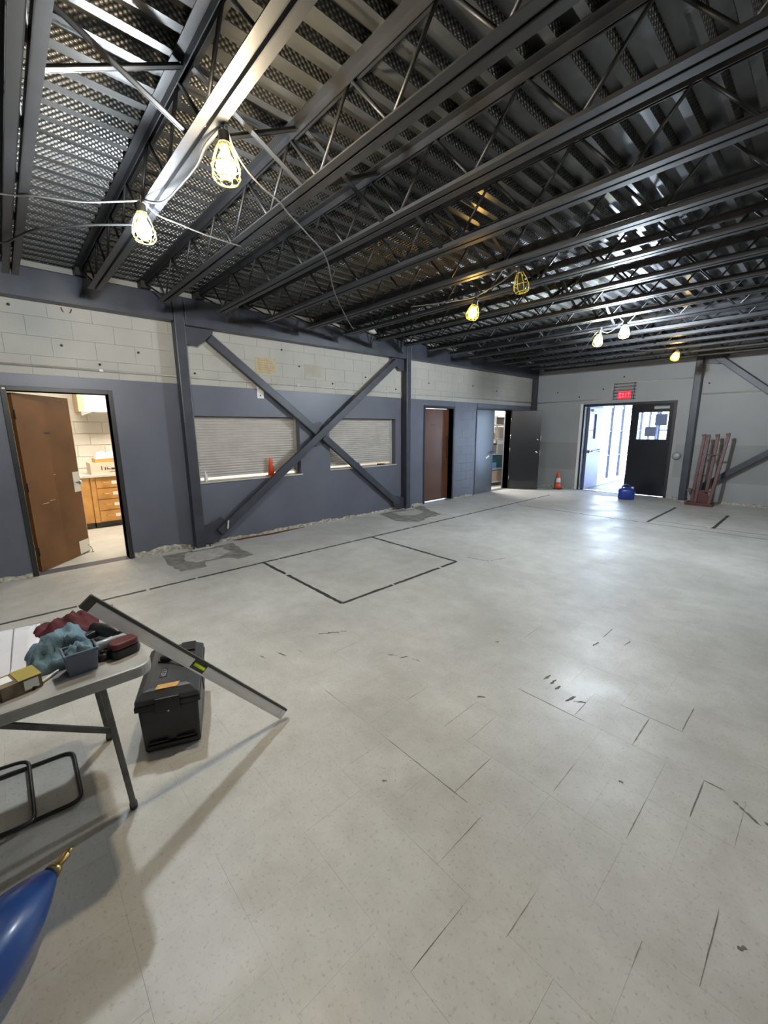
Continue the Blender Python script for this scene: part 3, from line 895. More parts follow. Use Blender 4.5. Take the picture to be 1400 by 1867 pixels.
for k in range(5):
    for j in range(6):
        y = .55 + j * .4 + (.2 if k % 2 else 0); z = .98 + .1 + k * .2
        o = kb if first_k else kb.copy()
        if not first_k: COL.objects.link(o); o.parent = wk
        first_k = False
        o.location = (kx, y, z)
def ceiling_lamp(name, label, x, y, z, lx, ly, em):
    t = thing(name, label, 'light', (x, y, z))
    W().box(x - lx / 2 - .03, x + lx / 2 + .03, y - ly / 2 - .03, y + ly / 2 + .03, z - .02, z).put('housing', 'white_paint', t)
    W().box(x - lx / 2, x + lx / 2, y - ly / 2, y + ly / 2, z - .05, z - .021).put('diffuser', em, t)
ceiling_lamp('ceiling_light', 'long fluorescent ceiling light inside the kitchen', -1.55, 1.2, 2.699, .35, 1.3, 'tube_kitchen')
ceiling_lamp('ceiling_light', 'fluorescent ceiling light behind the serving hatches', -1.55, 4.0, 2.699, .35, 1.3, 'tube_kitchen')
# drawer cabinet
c0, cy0, cy1 = -2.30, .985, 1.62
t = thing('drawer_cabinet', 'oak kitchen base cabinet with four labelled drawers', 'cabinet', (-2.6, 1.3, 0))
W().box(kx + .02, c0 - .02, cy0, cy1, .10, .865).put('body', 'oak', t, .003)
W().box(kx + .02, c0 - .06, cy0 + .01, cy1 - .01, .001, .10).put('toe_kick', 'toekick', t)
b = W(); b.box(c0 - .02, c0 - .002, cy0, cy0 + .065, .10, .865); b.put('stile', 'oak', t, .002)
for k in range(4):
    z0 = .115 + k * .188
    b = W(); b.box(c0 - .02, c0, cy0 + .075, cy1 - .02, z0, z0 + .176); dr = b.put('drawer', 'oak', t, .004)
    ym = cy0 + .075 + .135
    b = W(); b.tube([(c0, ym - .05, z0 + .10), (c0 + .028, ym - .04, z0 + .095), (c0 + .028, ym + .04, z0 + .095), (c0, ym + .05, z0 + .10)], .006, 8); b.put('handle', 'brass', dr, base=t.location)
    W().box(c0 + .0005, c0 + .002, ym + .085, ym + .165, z0 + .06, z0 + .115).put('label_card', 'label_white', dr, base=t.location)
t = thing('drawer_cabinet', 'oak kitchen base cabinet hidden mostly by the open brown door', 'cabinet', (-2.6, .66, 0))
W().box(kx + .02, c0 - .02, .34, cy0 - .004, .10, .865).put('body', 'oak', t, .003)
W().box(c0 - .02, c0, .36, cy0 - .02, .115, .855).put('door', 'oak', t, .003)
W().box(kx + .02, c0 - .06, .35, cy0 - .01, .001, .10).put('toe_kick', 'toekick', t)
tag(MB().box(kx + .013, c0 + .03, .32, cy1 + .02, .866, .905).build('countertop', 'counter', bevel=.004), 'pale kitchen countertop above the oak drawers', 'countertop')
tag(MB().box(-.80, -.205, 1.7, 5.95, .86, .90).build('countertop', 'white_paint', bevel=.004), 'white inner counter glimpsed under the two shutters', 'countertop')
b = MB(); b.box(-.74, -.24, 1.75, 5.90, .0, .859)
tag(b.build('counter_base', 'white_paint', bevel=.004), 'white base cabinet run behind the grey wall under the shutters', 'cabinet')
t = thing('supply_carton', 'pale cardboard carton with black lettering on the kitchen counter', 'box', (-2.56, 1.25, .906))
W().box(-2.78, -2.34, 1.02, 1.62, .906, 1.10).put('body', 'carton_pale', t, .004)
b = W()
for (y0, w, z0, h) in [(1.17, .012, .975, .07), (1.22, .015, .975, .05), (1.25, .05, .985, .012), (1.25, .012, .985, .04), (1.31, .05, .98, .03), (1.37, .03, .985, .035), (1.41, .05, .98, .025), (1.28, .10, .94, .008)]:
    b.box(-2.3395, -2.338, y0, y0 + w, z0, z0 + h)
b.put('printing', 'ink_dark', t)
b = W(); b.box(-2.70, -2.36, 1.10, 1.60, 1.101, 1.16); tag(b.build('snack_box', 'ink_orange', bevel=.004), 'flat orange and white box on top of the pale carton', 'box')
def crumple(cx, cy, cz, rx, ry, h, seed, n=14, sharp=1.0):
    b = MB(); V = []
    for i in range(n + 1):
        for j in range(n + 1):
            u, v = -1 + 2 * i / n, -1 + 2 * j / n
            rr = max(abs(u), abs(v)) * .55 + math.hypot(u, v) * .38
            e = max(0.0, 1 - rr ** 2.6)
            q = Vector((u * 1.9 + seed, v * 1.9, seed * .37))
            zz = h * e * (.62 + .55 * noise.noise(q) + .35 * noise.noise(q * 2.7) * sharp + .15 * noise.noise(q * 6.1) * sharp)
            wob = 1 + .16 * noise.noise(Vector((math.atan2(v, u) * 1.4, seed, 3)))
            V.append((cx + u * rx * wob, cy + v * ry * wob, cz + max(.002, zz)))
    F = []
    m = n + 1
    for i in range(n):
        for j in range(n): F.append((i * m + j, (i + 1) * m + j, (i + 1) * m + j + 1, i * m + j + 1))
    k = len(V)
    V2 = [(x, y, cz + .0005) for (x, y, z) in V]
    F2 = [tuple(reversed([q + k for q in f])) for f in F]
    side = []
    ring = [i * m for i in range(m)] + [n * m + j for j in range(1, m)] + [i * m + n for i in range(n - 1, -1, -1)] + [j for j in range(n - 1, 0, -1)]
    for a, c in zip(ring, ring[1:] + ring[:1]): side.append((a, c, c + k, a + k))
    b.add(V + V2, F + F2 + side, True)
    return b
tag(crumple(-2.53, 1.33, 1.161, .16, .22, .16, 3.3).build('plastic_bag', 'bag_pink'), 'crumpled white and pink bag heaped on the orange box', 'bag')
# wall cupboard / hood
t = thing('wall_cupboard', 'white wall cupboard above the kitchen counter', 'cupboard', (-2.7, 1.4, 1.93))
W().box(kx + .013, -2.42, 1.06, 2.2, 1.93, 2.62).put('body', 'white_paint', t, .004)
W().box(-2.42, -2.40, 1.07, 1.62, 1.935, 2.61).put('door', 'white_paint', t, .003)
W().box(-2.42, -2.40, 1.63, 2.19, 1.935, 2.61).put('door', 'white_paint', t, .003)
W().box(kx + .013, -2.40, .985, 1.055, 1.935, 2.62).put('side_panel', 'door_edge', t, .003)
t = thing('paper_towel_holder', 'small grey bracket lamp under the end of the white cupboard', 'bracket', (-2.5, 1.03, 1.93))
W().prism([(0, 0), (.16, .07), (0, .07)], (-2.40, 1.00, 1.862), (0, 1, 0), (0, 0, 1), .12).put('bracket', 'bell_grey', t)
# ---- closet
struct(MB().box(-1.45, -.2, 8.0, 11.4, -.15, -.0005).build('floor', 'concrete_floor'), 'pale closet floor behind the black double doors')
struct(MB().box(-1.55, -1.4, 8.0, 11.4, -.1, 2.6).build('wall_closet_back', 'white_paint'))
struct(MB().box(-1.4, -.2, 11.25, 11.4, -.1, 2.6).build('wall_closet_far', 'white_paint'))
struct(MB().box(-1.4, -.2, 7.9, 8.05, -.1, 2.6).build('wall_closet_near', 'white_paint'))
struct(MB().box(-1.55, -.2, 7.9, 11.4, 2.55, 2.65).build('ceiling', 'white_paint'), 'white closet ceiling')
ceiling_lamp('ceiling_light', 'ceiling light inside the closet', -.7, 9.6, 2.549, .3, .6, 'tube_closet')
t = thing('storage_shelf', 'white storage shelves on casters packed with boxes inside the closet', 'shelf', (-.8, 10.5, 0))
sy0, sy1, sx0, sx1 = 9.95, 11.05, -1.05, -.55
SZ = [.13, .50, .92, 1.33, 1.73]
for z in SZ: W().box(sx0, sx1, sy0, sy1, z - .035, z).put('shelf_board', 'shelf_white', t, .003)
for (xx, yy) in ((sx0, sy0), (sx1 - .03, sy0), (sx0, sy1 - .03), (sx1 - .03, sy1 - .03)):
    W().box(xx, xx + .03, yy, yy + .03, .08, 2.0).put('post', 'conduit', t)
for (xx, yy) in ((sx1 - .06, 10.58), (sx0 + .05, 10.58), (sx1 - .06, 10.02), (sx0 + .05, 11.0)):
    b = W(); b.lathe([(.038, -.012), (.038, .012)], 14, (xx, yy, .040), (0, 1, 0)); b.box(xx - .012, xx + .012, yy - .02, yy + .02, .04, .095); b.put('caster', 'bell_grey', t)
def simple_box(name, label, x0, x1, y0, y1, z0, z1, m, lid=None, group='boxes on the closet shelves', cat='box'):
    t = thing(name, label, cat, ((x0 + x1) / 2, (y0 + y1) / 2, z0), group=group)
    W().box(x0, x1, y0, y1, z0, z1 - (.05 if lid else 0)).put('body', m, t, .006)
    if lid: W().box(x0 - .006, x1 + .006, y0 - .006, y1 + .006, z1 - .05, z1).put('lid', lid, t, .006)
    return t
simple_box('storage_box', 'beige carton on the bottom closet shelf', -1.0, -.57, 10.12, 10.66, .131, .44, 'carton')
simple_box('storage_box', 'dark teal bin on the closet shelf above the beige carton', -1.0, -.62, 10.40, 10.90, .501, .84, 'bin_teal', 'bin_teal')
simple_box('storage_box', 'deep blue bin behind the light blue tub in the closet', -1.0, -.75, 10.02, 10.38, .501, .84, 'bin_deepblue', 'bin_deepblue')
simple_box('storage_box', 'light blue tub at the front edge of a closet shelf', -.735, -.58, 10.08, 10.385, .501, .66, 'bin_lightblue')
simple_box('storage_box', 'grey tin on the middle closet shelf', -.85, -.58, 10.05, 10.34, .921, 1.21, 'bell_grey', 'wire_dark')
simple_box('storage_box', 'cream box beside the grey tin in the closet', -.9, -.57, 10.40, 10.80, .921, 1.17, 'plate_white')
simple_box('storage_box', 'tan carton with a pale lid on the upper closet shelf', -.95, -.60, 10.25, 10.70, 1.331, 1.66, 'carton_pale', 'plate_white')
simple_box('storage_box', 'small brown pot on the upper closet shelf', -.68, -.58, 10.10, 10.22, 1.331, 1.50, 'pack_brown')
simple_box('storage_box', 'dark brown basket on the top closet shelf', -.95, -.62, 10.36, 10.74, 1.731, 1.93, 'pack_brown', 'wire_dark')
simple_box('storage_box', 'white printed box on the top closet shelf', -.95, -.60, 10.08, 10.32, 1.731, 1.97, 'label_white')
# ---- glazed entry outside the back doors
struct(MB().box(.9, 4.2, YB + .2, 19.0, -.15, -.0005).build('floor', 'entry_floor'), 'bright entry floor outside the double doors')
w1 = sempty('window_1', 'glazed side of the entry seen through the open doorway', (1.42, 14, 0))
for (y, w) in ((12.35, .06), (13.22, .04), (14.12, .09), (15.0, .04), (15.9, .075), (16.8, .028), (17.7, .075)):
    W().box(1.385, 1.455, y - w / 2, y + w / 2, .0, 2.5).put('mullion', 'mullion', w1, .003)
for (z, h) in ((.82, .036), (1.52, .036), (2.2, .07)):
    W().box(1.395, 1.445, 12.35, 17.7, z - h / 2, z + h / 2).put('rail', 'mullion', w1, .002)
W().box(1.37, 1.47, 12.35, 17.7, .0, .14).put('kick_rail', 'mullion_pale', w1, .003)
ys = [12.35, 13.22, 14.12, 15.0, 15.9, 16.8, 17.7]
for a, c in zip(ys, ys[1:]):
    for z0, z1 in ((.14, .81), (.83, 1.51), (1.53, 2.18)):
        W().box(1.417, 1.423, a + .03, c - .03, z0, z1).put('pane', 'pane', w1)
w2 = sempty('window_2', 'glazed far end of the entry', (2.6, 17.75, 0))
for x in (1.49, 2.2, 2.9, 3.6): W().box(x - .03, x + .03, 17.715, 17.785, 0, 2.5).put('mullion', 'mullion', w2, .003)
for z in (.1, .82, 1.52, 2.2): W().box(1.49, 3.6, 17.73, 17.77, z - .03, z + .03).put('rail', 'mullion', w2, .002)
for x in (1.49, 2.2, 2.9):
    for z0, z1 in ((.13, .79), (.85, 1.49), (1.55, 2.17)): W().box(x + .03, x + .68, 17.747, 17.753, z0, z1).put('pane', 'pane', w2)
struct(MB().box(1.30, 1.46, YB + .2, 12.32, 0, 2.6).build('wall_entry_left', 'entry_paint'))
struct(MB().box(3.65, 3.8, YB + .2, 12.32, 0, 2.6).build('wall_entry_right', 'entry_paint'))
w3 = sempty('added_glazing', 'glazing added on the right side of the entry to let in more daylight', (3.72, 14, 0))  # unseen side glazed instead of walled, added to send more daylight indoors
for y in (12.35, 13.22, 14.12, 15.0, 15.9, 16.8, 17.7): W().box(3.685, 3.755, y - .03, y + .03, 0, 2.5).put('mullion', 'mullion', w3, .003)
for z in (.82, 1.52, 2.2): W().box(3.695, 3.745, 12.35, 17.7, z - .02, z + .02).put('rail', 'mullion', w3, .002)
W().box(3.67, 3.77, 12.35, 17.7, .0, .14).put('kick_rail', 'mullion_pale', w3, .003)
for a, c in zip(ys, ys[1:]):
    for z0, z1 in ((.14, .80), (.84, 1.50), (1.54, 2.18)): W().box(3.717, 3.723, a + .03, c - .03, z0, z1).put('pane', 'pane', w3)
struct(MB().box(4.2, 60, YB + .3, 19.0, -.3, -.12).build('floor', 'outdoor_ground'), 'bright pale ground right of the entry glazing')
struct(MB().box(1.3, 3.8, YB + .2, 17.9, 2.5, 2.62).build('ceiling', 'leaf_lavender'), 'pale entry soffit outside the double doors')
struct(MB().box(-40, 60, 19.0, 90, -.3, -.12).build('floor', 'outdoor_ground'), 'bright pale ground outside the entry')
struct(MB().box(-40, .9, YB + .3, 19.0, -.3, -.12).build('floor', 'outdoor_ground'), 'bright pale ground beside the entry glazing')

# ================================================================== THINGS ON THE WALLS
def pipe(name, label, pts, r, m='conduit', cat='conduit', n=8):
    return tag(MB().tube(pts, r, n).build(name, m), label, cat)
pipe('conduit_pipe', 'thin painted conduit running the length of the cream left wall', [(.014, -1.5, 2.312), (.014, 11.06, 2.312)], .011)
pipe('conduit_pipe', 'conduit on the back wall stepping up to the exit sign', [(.15, YB - .014, 2.305), (1.90, YB - .014, 2.305), (2.0, YB - .014, 2.33), (2.03, YB - .014, 2.42), (2.04, YB - .014, 2.58), (2.10, YB - .014, 2.66), (2.22, YB - .014, 2.68), (3.70, YB - .014, 2.66)], .012)
pipe('conduit_pipe', 'conduit on the back wall right of the dark steel column', [(3.86, YB - .014, 2.31), (XR - .05, YB - .014, 2.30)], .012)
for y, where in ((.97, 'above the open brown door'), (3.6, 'above the shutter with the orange cone'), (4.33, 'between the two shutters'), (6.7, 'above the closed brown door'), (9.3, 'above the black closet doors')):
    tag(MB().box(.001, .032, y - .02, y + .02, 2.297, 2.327).build('conduit_clamp', 'conduit', bevel=.004), 'small strap clamp on the left wall conduit ' + where, 'clamp', 'conduit clamps on the left wall')
for y, z, where in ((.244, 2.90, 'under the beam at the far left edge'), (.634, 2.55, 'above the middle of the open brown door'), (1.385, 2.559, 'between the open brown door and the first column'),
                    (.969, 2.38, 'close above the conduit over the open brown door'), (2.033, 2.368, 'just right of the first column'), (3.646, 2.607, 'left of the faint glue square'),
                    (5.02, 2.545, 'high above the right shutter'), (4.286, 2.385, 'close above the conduit between the shutters'), (3.35, 2.82, 'high above the yellowed notice'),
                    (9.308, 2.539, 'above the black closet doors'), (6.75, 2.558, 'above the closed brown door'), (5.784, 2.38, 'just left of the second column'), (8.3, 2.6, 'between the closed brown door and the closet')):
    tag(MB().lathe([(.014, 0), (.014, .010), (.008, .012), (.008, .024), (0, .025)], 8, (.0025, y, z), (1, 0, 0)).build('wall_anchor', 'wire_dark'), 'dark anchor stub in the cream wall ' + where, 'bolt', 'anchor stubs on the left wall')
for x, z, where in ((.683, 2.553, 'above the orange cone'), (1.261, 2.404, 'above the left corner of the entrance frame'), (2.283, 2.813, 'above the exit sign'), (3.95, 2.529, 'just right of the dark column'), (1.834, 2.56, 'left of the exit sign')):
    tag(MB().lathe([(.018, 0), (.018, .010), (.010, .012), (.010, .024), (0, .025)], 8, (x, YB - .0005, z), (0, -1, 0)).build('wall_anchor', 'wire_dark'), 'dark anchor stub in the back wall ' + where, 'bolt', 'anchor stubs on the back wall')
b = MB(); b.tube([(.02 + .03 * math.sin(a), .725 + .045 * math.cos(a), 2.945 + .05 * math.sin(a)) for a in [PI + i * PI / 10 for i in range(11)]], .006, 6)
tag(b.build('wall_ring', 'rust'), 'rusty half ring hanging under the beam left of the column', 'ring')
t = thing('wall_notice', 'yellowed paper notice with faded lines above the wide shutter', 'notice', (.004, 3.07, 2.55))
W().box(.0015, .004, 2.905, 3.235, 2.445, 2.67).put('sheet', 'paper_old', t)
b = W()
for i, (a, c) in enumerate(((2.95, 3.15), (2.96, 3.20), (2.95, 3.12), (2.98, 3.20), (2.95, 3.18), (3.0, 3.15))):
    z = 2.64 - i * .033
    for s in range(6):
        y0 = a + (c - a) * s / 6; b.box(.0042, .005, y0, y0 + (c - a) / 6 * random.uniform(.55, .9), z - .010, z)
b.put('printing', 'paper_print', t)
tag(MB().box(.0015, .003, 3.745, 4.06, 2.467, 2.652).build('paper_patch', 'paper_ghost'), 'faint square of old glue right of the yellowed notice', 'patch')
t = thing('wall_plate', 'small white plate with a dark hole below the conduit beside the brace', 'plate', (.004, 2.96, 2.165))
W().box(.001, .006, 2.905, 3.01, 2.085, 2.27).put('plate', 'plate_white', t, .002)
W().lathe([(.012, 0), (.012, .002)], 10, (.006, 2.955, 2.125), (1, 0, 0)).put('hole', 'ink_dark', t)
b = W(); b.lathe([(.008, 0), (.008, .002)], 8, (.006, 2.94, 2.225), (1, 0, 0)); b.lathe([(.008, 0), (.008, .002)], 8, (.006, 2.975, 2.235), (1, 0, 0)); b.put('screw', 'ink_dark', t)
for (y, lab) in ((5.02, 'white junction box on top of the beam over the serving hatches'), (10.57, 'white junction box on the beam near the far corner')):
    t = thing('junction_box', lab, 'junction box', (.17, y, 3.27))
    W().box(.12, .23, y - .09, y + .09, 3.266, 3.33).put('box', 'plate_white', t, .006)
    W().box(.231, .235, y - .07, y + .07, 3.275, 3.32).put('cover', 'plate_white', t)
# fire bell
t = thing('alarm_bell', 'round grey alarm bell on the wall right of the black door', 'bell', (3.545, YB, .985))
W().box(3.49, 3.60, YB - .03, YB - .001, .93, 1.04).put('back_box', 'bell_grey', t, .004)
W().lathe([(.085, 0), (.085, .012), (.07, .03), (.03, .04), (0, .042)], 22, (3.545, YB - .03, .985), (0, -1, 0)).put('gong', 'bell_grey', t)
# exit sign in a wire guard
t = thing('exit_sign', 'lit red EXIT sign in a wire guard over the entrance doors', 'sign', (2.34, YB, 2.38))
ex0, ex1, ez0, ez1 = 2.20, 2.50, 2.285, 2.48
b = W(); b.box(ex0, ex1, YB - .075, YB - .005, ez0, ez1); b.put('housing', 'bell_grey', t, .004)
W().box(ex0 + .008, ex1 - .008, YB - .079, YB - .0755, ez0 + .008, ez1 - .008).put('face', 'exit_red', t)
LET = {'E': [(0, .2, 0, 1), (0, 1, 0, .18), (0, .8, .41, .59), (0, 1, .82, 1)], 'I': [(.38, .62, 0, 1)], 'T': [(.39, .61, 0, 1), (0, 1, .82, 1)]}
for i, ch in enumerate('EXIT'):
    b = W(); lx = ex0 + .035 + i * .062; lw = .046; lz, lh = ez0 + .045, .105
    if ch == 'X':
        for s in (0, 1): b.bar((lx + (lw if s else 0), YB - .0815, lz), (lx + (0 if s else lw), YB - .0815, lz + lh), .002, .011, (0, 1, 0)) if False else b.prism([(0 if not s else lw, 0), (.012 if not s else lw - .012, 0), (lw if not s else 0, lh), (lw - .012 if not s else .012, lh)], (lx, YB - .0795, lz), (1, 0, 0), (0, 0, 1), .002)
    else:
        for (a, c, d, e) in LET[ch]: b.box(lx + a * lw, lx + c * lw, YB - .0815, YB - .0795, lz + d * lh, lz + e * lh)
    b.put('letter', 'exit_letter', t)
b = W()
for z in (2.30, 2.37, 2.44, 2.51, 2.58, 2.65): b.tube([(2.13, YB - .01, z), (2.13, YB - .13, z), (2.57, YB - .13, z), (2.57, YB - .01, z)], .006, 6)
for x in (2.13, 2.57): b.tube([(x, YB - .13, 2.27), (x, YB - .13, 2.67)], .006, 6)
b.put('wire_guard', 'wire_dark', t)

# ================================================================== STRING LIGHTS
def make_light(label, bulb, loc, tilt=(0, 0, 0), hang=.16, group='caged string lights'):
    t = thing('string_light', label, 'lamp', loc, tilt, group)
    MB().lathe([(.020, .135), (.024, .13), (.026, .075), (.020, .06)], 14).build('socket', 'socket_black', t)
    MB().lathe([(.0, -.056), (.022, -.051), (.037, -.036), (.044, -.012), (.041, .012), (.028, .036), (.018, .052), (.015, .066)], 16).build('bulb', bulb, t)
    b = MB(); n = 8
    prof = [(.025, .088), (.045, .050), (.062, .0), (.066, -.038), (.052, -.062)]
    for k in range(n):
        a = 2 * PI * k / n
        b.tube([(r * math.cos(a), r * math.sin(a), z) for r, z in prof], .0026, 5)
    for r, z in ((.026, .086), (.063, -.005), (.052, -.062), (.026, -.072)):
        b.tube([(r * math.cos(2 * PI * k / 20), r * math.sin(2 * PI * k / 20), z) for k in range(20)], .0028, 5, closed=True)
    for k in range(4):
        a = 2 * PI * k / 4
        b.tube([(.052 * math.cos(a), .052 * math.sin(a), -.062), (.026 * math.cos(a), .026 * math.sin(a), -.072)], .0026, 5)
    b.build('cage', 'cage_yellow', t)
    b = MB(); b.tube([(0, 0, .13), (0, 0, .15), (.012, 0, .17), (.0, 0, .19), (-.012, 0, .175)], .003, 6)
    b.build('hook', 'wire_dark', t)
    return t
make_light('lit cool white caged bulb hanging lowest, nearest the left wall', 'bulb_white', (2.967, .803, 2.80))
make_light('lit warm white caged bulb hanging beside the second roof joist', 'bulb_warm', (3.892, .929, 2.80))
make_light('dim amber caged bulb tilted under the middle joists', 'bulb_amber', (3.156, 3.863, 2.82), (.3, .55, 0))
make_light('unlit yellow wire cage lamp hanging under the middle joists', 'bulb_off', (3.947, 3.447, 2.82), (.15, -.1, 0))
make_light('greenish lit caged bulb left of the far white bulb', 'bulb_green', (3.463, 6.421, 2.82), (.1, .2, 0))
make_light('bright white caged bulb over the far end of the hall', 'bulb_farwhite', (3.901, 6.109, 2.82))
make_light('amber caged bulb above the dark column near the entrance doors', 'bulb_amber', (3.849, 8.811, 2.82), (0, .3, 0))
# the strings go on over the part of the hall behind and right of the photographer
make_light('warm caged bulb over the right side of the hall, level with the photographer', 'bulb_dim', (7.9, .9, 2.80))
make_light('white caged bulb over the right side of the hall, level with the tape square', 'bulb_back', (6.7, 2.6, 2.80))
def spl(pts, n=6):
    P_ = [Vector(p) for p in pts]; out = []
    for i in range(len(P_) - 1):
        p0, p1, p2, p3 = P_[max(i - 1, 0)], P_[i], P_[i + 1], P_[min(i + 2, len(P_) - 1)]
        for k in range(n):
            t = k / n
            out.append(0.5 * ((2 * p1) + (-p0 + p2) * t + (2 * p0 - 5 * p1 + 4 * p2 - p3) * t * t + (-p0 + 3 * p1 - 3 * p2 + p3) * t ** 3))
    out.append(P_[-1])
    return out
def cord(label, pts, m='cord_grey', r=.005):
    return tag(MB().tube(spl(pts), r, 6).build('light_cord', m), label, 'cord')
cord('pale cord running from the left edge to the cool white bulb', [(2.2, -.3, 2.985), (2.455, .189, 2.975), (2.581, .33, 2.965), (2.728, .549, 2.95), (2.88, .74, 2.96), (2.96, .80, 2.955)])
cord('dark cord looping between the cool white bulb and the warm bulb', [(2.975, .81, 2.955), (3.15, .87, 2.90), (3.359, .908, 2.92), (3.597, .914, 2.92), (3.742, .903, 2.935), (3.87, .925, 2.955)], 'cord_black', .007)
cord('pale cord from the warm bulb across the roof joists to the beam', [(3.90, .94, 2.955), (3.828, .999, 2.93), (3.719, 1.116, 2.92), (3.616, 1.258, 2.925), (3.523, 1.409, 2.94), (3.413, 1.53, 2.955), (3.253, 1.771, 2.955), (2.994, 2.111, 2.955), (2.3, 2.7, 2.965), (1.4, 3.6, 2.97), (.6, 4.4, 3.1), (.25, 4.9, 3.29)])
cord('pale cord sagging from the cool white bulb towards the third joist', [(2.98, .815, 2.955), (2.875, .909, 2.945), (2.843, 1.064, 2.94), (2.804, 1.255, 2.94), (2.742, 1.519, 2.962)])
cord('black cord drooping at the left edge between the first two joists', [(1.5, -.1, 2.985), (1.65, .187, 2.96), (1.854, .273, 2.955), (2.108, .35, 2.94), (2.276, .482, 2.94), (2.446, .64, 2.945), (2.6, .88, 2.965)], 'cord_black', .007)
cord('pale cord between the dim amber bulb and the unlit cage lamp', [(2.5, 3.6, 2.965), (2.8, 3.72, 2.96), (3.13, 3.85, 2.965), (3.45, 3.7, 2.945), (3.7, 3.58, 2.945), (3.945, 3.45, 2.975)])
cord('pale cord dropping from the greenish bulb towards the corner', [(1.4, 9.5, 2.975), (1.928, 8.793, 2.93), (2.795, 7.482, 2.90), (3.305, 6.619, 2.93), (3.45, 6.44, 2.96)])
cord('pale cord joining the greenish bulb and the far white bulb', [(3.475, 6.41, 2.96), (3.6, 6.4, 2.91), (3.805, 6.18, 2.93), (3.895, 6.11, 2.965)])
cord('pale cord holding the amber bulb near the entrance doors', [(3.2, 8.35, 2.965), (3.5, 8.6, 2.95), (3.85, 8.81, 2.965), (4.2, 8.97, 2.96)])

# ================================================================== FLOOR TAPE
def tape(name, label, runs, w=.04, m='tape_black'):
    t = thing(name, label, 'tape', (*runs[0][0], 0))
    for (p0, p1) in runs:
        p0, p1 = Vector((*p0, 0)), Vector((*p1, 0)); d = p1 - p0; L = d.length; dn = d.normalized(); a = Vector((-dn.y, dn.x, 0))
        s = 0.0
        while s < L - .02:
            ln = min(L - s, random.uniform(.35, 1.3))
            n = max(2, int(ln / .05)); l, r = [], []
            for i in range(n + 1):
                p = p0 + dn * (s + ln * i / n)
                l.append(p + a * (w / 2 + random.uniform(-.006, .003))); r.append(p - a * (w / 2 + random.uniform(-.006, .003)))
            b = W(); b.prism([(q.x, q.y) for q in l] + [(q.x, q.y) for q in reversed(r)], (0, 0, .0004), (1, 0, 0), (0, 1, 0), .0008)
            b.put('tape_strip', m, t)
            s += ln + random.uniform(.008, .05)
    return t
tape('floor_tape_line', 'long dark tape line on the floor parallel to the left wall', [((1.335, -.9), (1.335, 9.8))], .042)
tape('floor_tape_square', 'dark tape square on the floor in front of the cross brace', [((1.36, 2.19), (3.0, 2.165)), ((3.0, 2.165), (2.97, 3.95)), ((2.97, 3.95), (1.36, 3.97))], .042)
tape('floor_tape_line', 'dark tape mark on the floor before the red steel frames', [((3.91, 8.1), (3.905, 10.0))], .05)
tape('floor_tape_line', 'dark tape mark on the floor at the right edge of the photo', [((4.79, 8.3), (4.78, 9.75))], .05)
tape('floor_tape_line', 'faint worn tape line crossing the far floor from left to right', [((1.5, 8.0), (7.5, 8.02))], .026, 'tape_worn')
tape('floor_tape_line', 'faint worn tape line across the far right of the floor, nearer the back wall', [((4.0, 8.32), (7.6, 8.36))], .022, 'tape_worn')

# ================================================================== FOLDING TABLE AND WHAT IS ON IT
TX0, TX1, TY0, TY1, TZ = 3.545, 4.295, -1.50, .315, .74
def rrect(x0, x1, y0, y1, r, n=6):
    p = []
    for (cx, cy, a0) in ((x1 - r, y1 - r, 0), (x0 + r, y1 - r, PI / 2), (x0 + r, y0 + r, PI), (x1 - r, y0 + r, 1.5 * PI)):
        for k in range(n + 1): p.append((cx + r * math.cos(a0 + k * PI / 2 / n), cy + r * math.sin(a0 + k * PI / 2 / n)))
    return p
ft = thing('folding_table', 'grey plastic folding table with steel legs covered in tools', 'table', (3.92, -.6, 0))
W().prism(rrect(TX0, TX1, TY0, TY1, .06), (0, 0, TZ - .045), (1, 0, 0), (0, 1, 0), .045).put('table_top', 'table_plastic', ft, .010)
for (ya, yf) in ((.15, .205), (-1.33, -1.385)):
    for (xt, xf) in ((4.20, 4.105), (3.64, 3.555)):
        b = W(); b.bar((xt - .01, ya, TZ - .05), (xf, yf, .02), .034, .022, (0, 1, 0)); b.put('leg', 'table_steel', ft, .004)
        b = W(); b.lathe([(.014, 0), (.016, .008), (.015, .028)], 12, (xf, yf, .001)); b.put('rubber_foot', 'rod_black', ft)
    W().bar((4.19, ya, TZ - .10), (3.63, ya, TZ - .10), .02, .02).put('cross_bar', 'table_steel', ft)
    sgn = -1 if ya > 0 else 1
    W().bar((3.90, ya, TZ - .10), (3.90, ya + sgn * .42, TZ - .05), .016, .016).put('stay', 'table_steel', ft)
    W().bar((4.14, (ya + yf) / 2, .42), (4.14, ya + sgn * .40, TZ - .05), .014, .02).put('stay', 'table_steel', ft)
W().bar((4.20, .20, TZ - .062), (4.20, -1.38, TZ - .062), .03, .03).put('side_rail', 'table_steel', ft)
W().bar((3.64, .20, TZ - .062), (3.64, -1.38, TZ - .062), .03, .03).put('side_rail', 'table_steel', ft)
Z0 = TZ + .0008
# spirit level leaning over the table end
A, B_ = Vector((4.045, .962, .034)), Vector((4.06, .155, .962))
dl = (B_ - A).normalized(); L = (B_ - A).length
upl = Vector((1, 0, 0)); nl = upl.cross(dl).normalized()
if nl.z < 0: nl = -nl
sl = thing('spirit_level', 'long white spirit level leaning from the floor onto the table end', 'level', (A.x, A.y, 0))
def lv(s, w): return A + dl * s + upl * 0 + nl * w
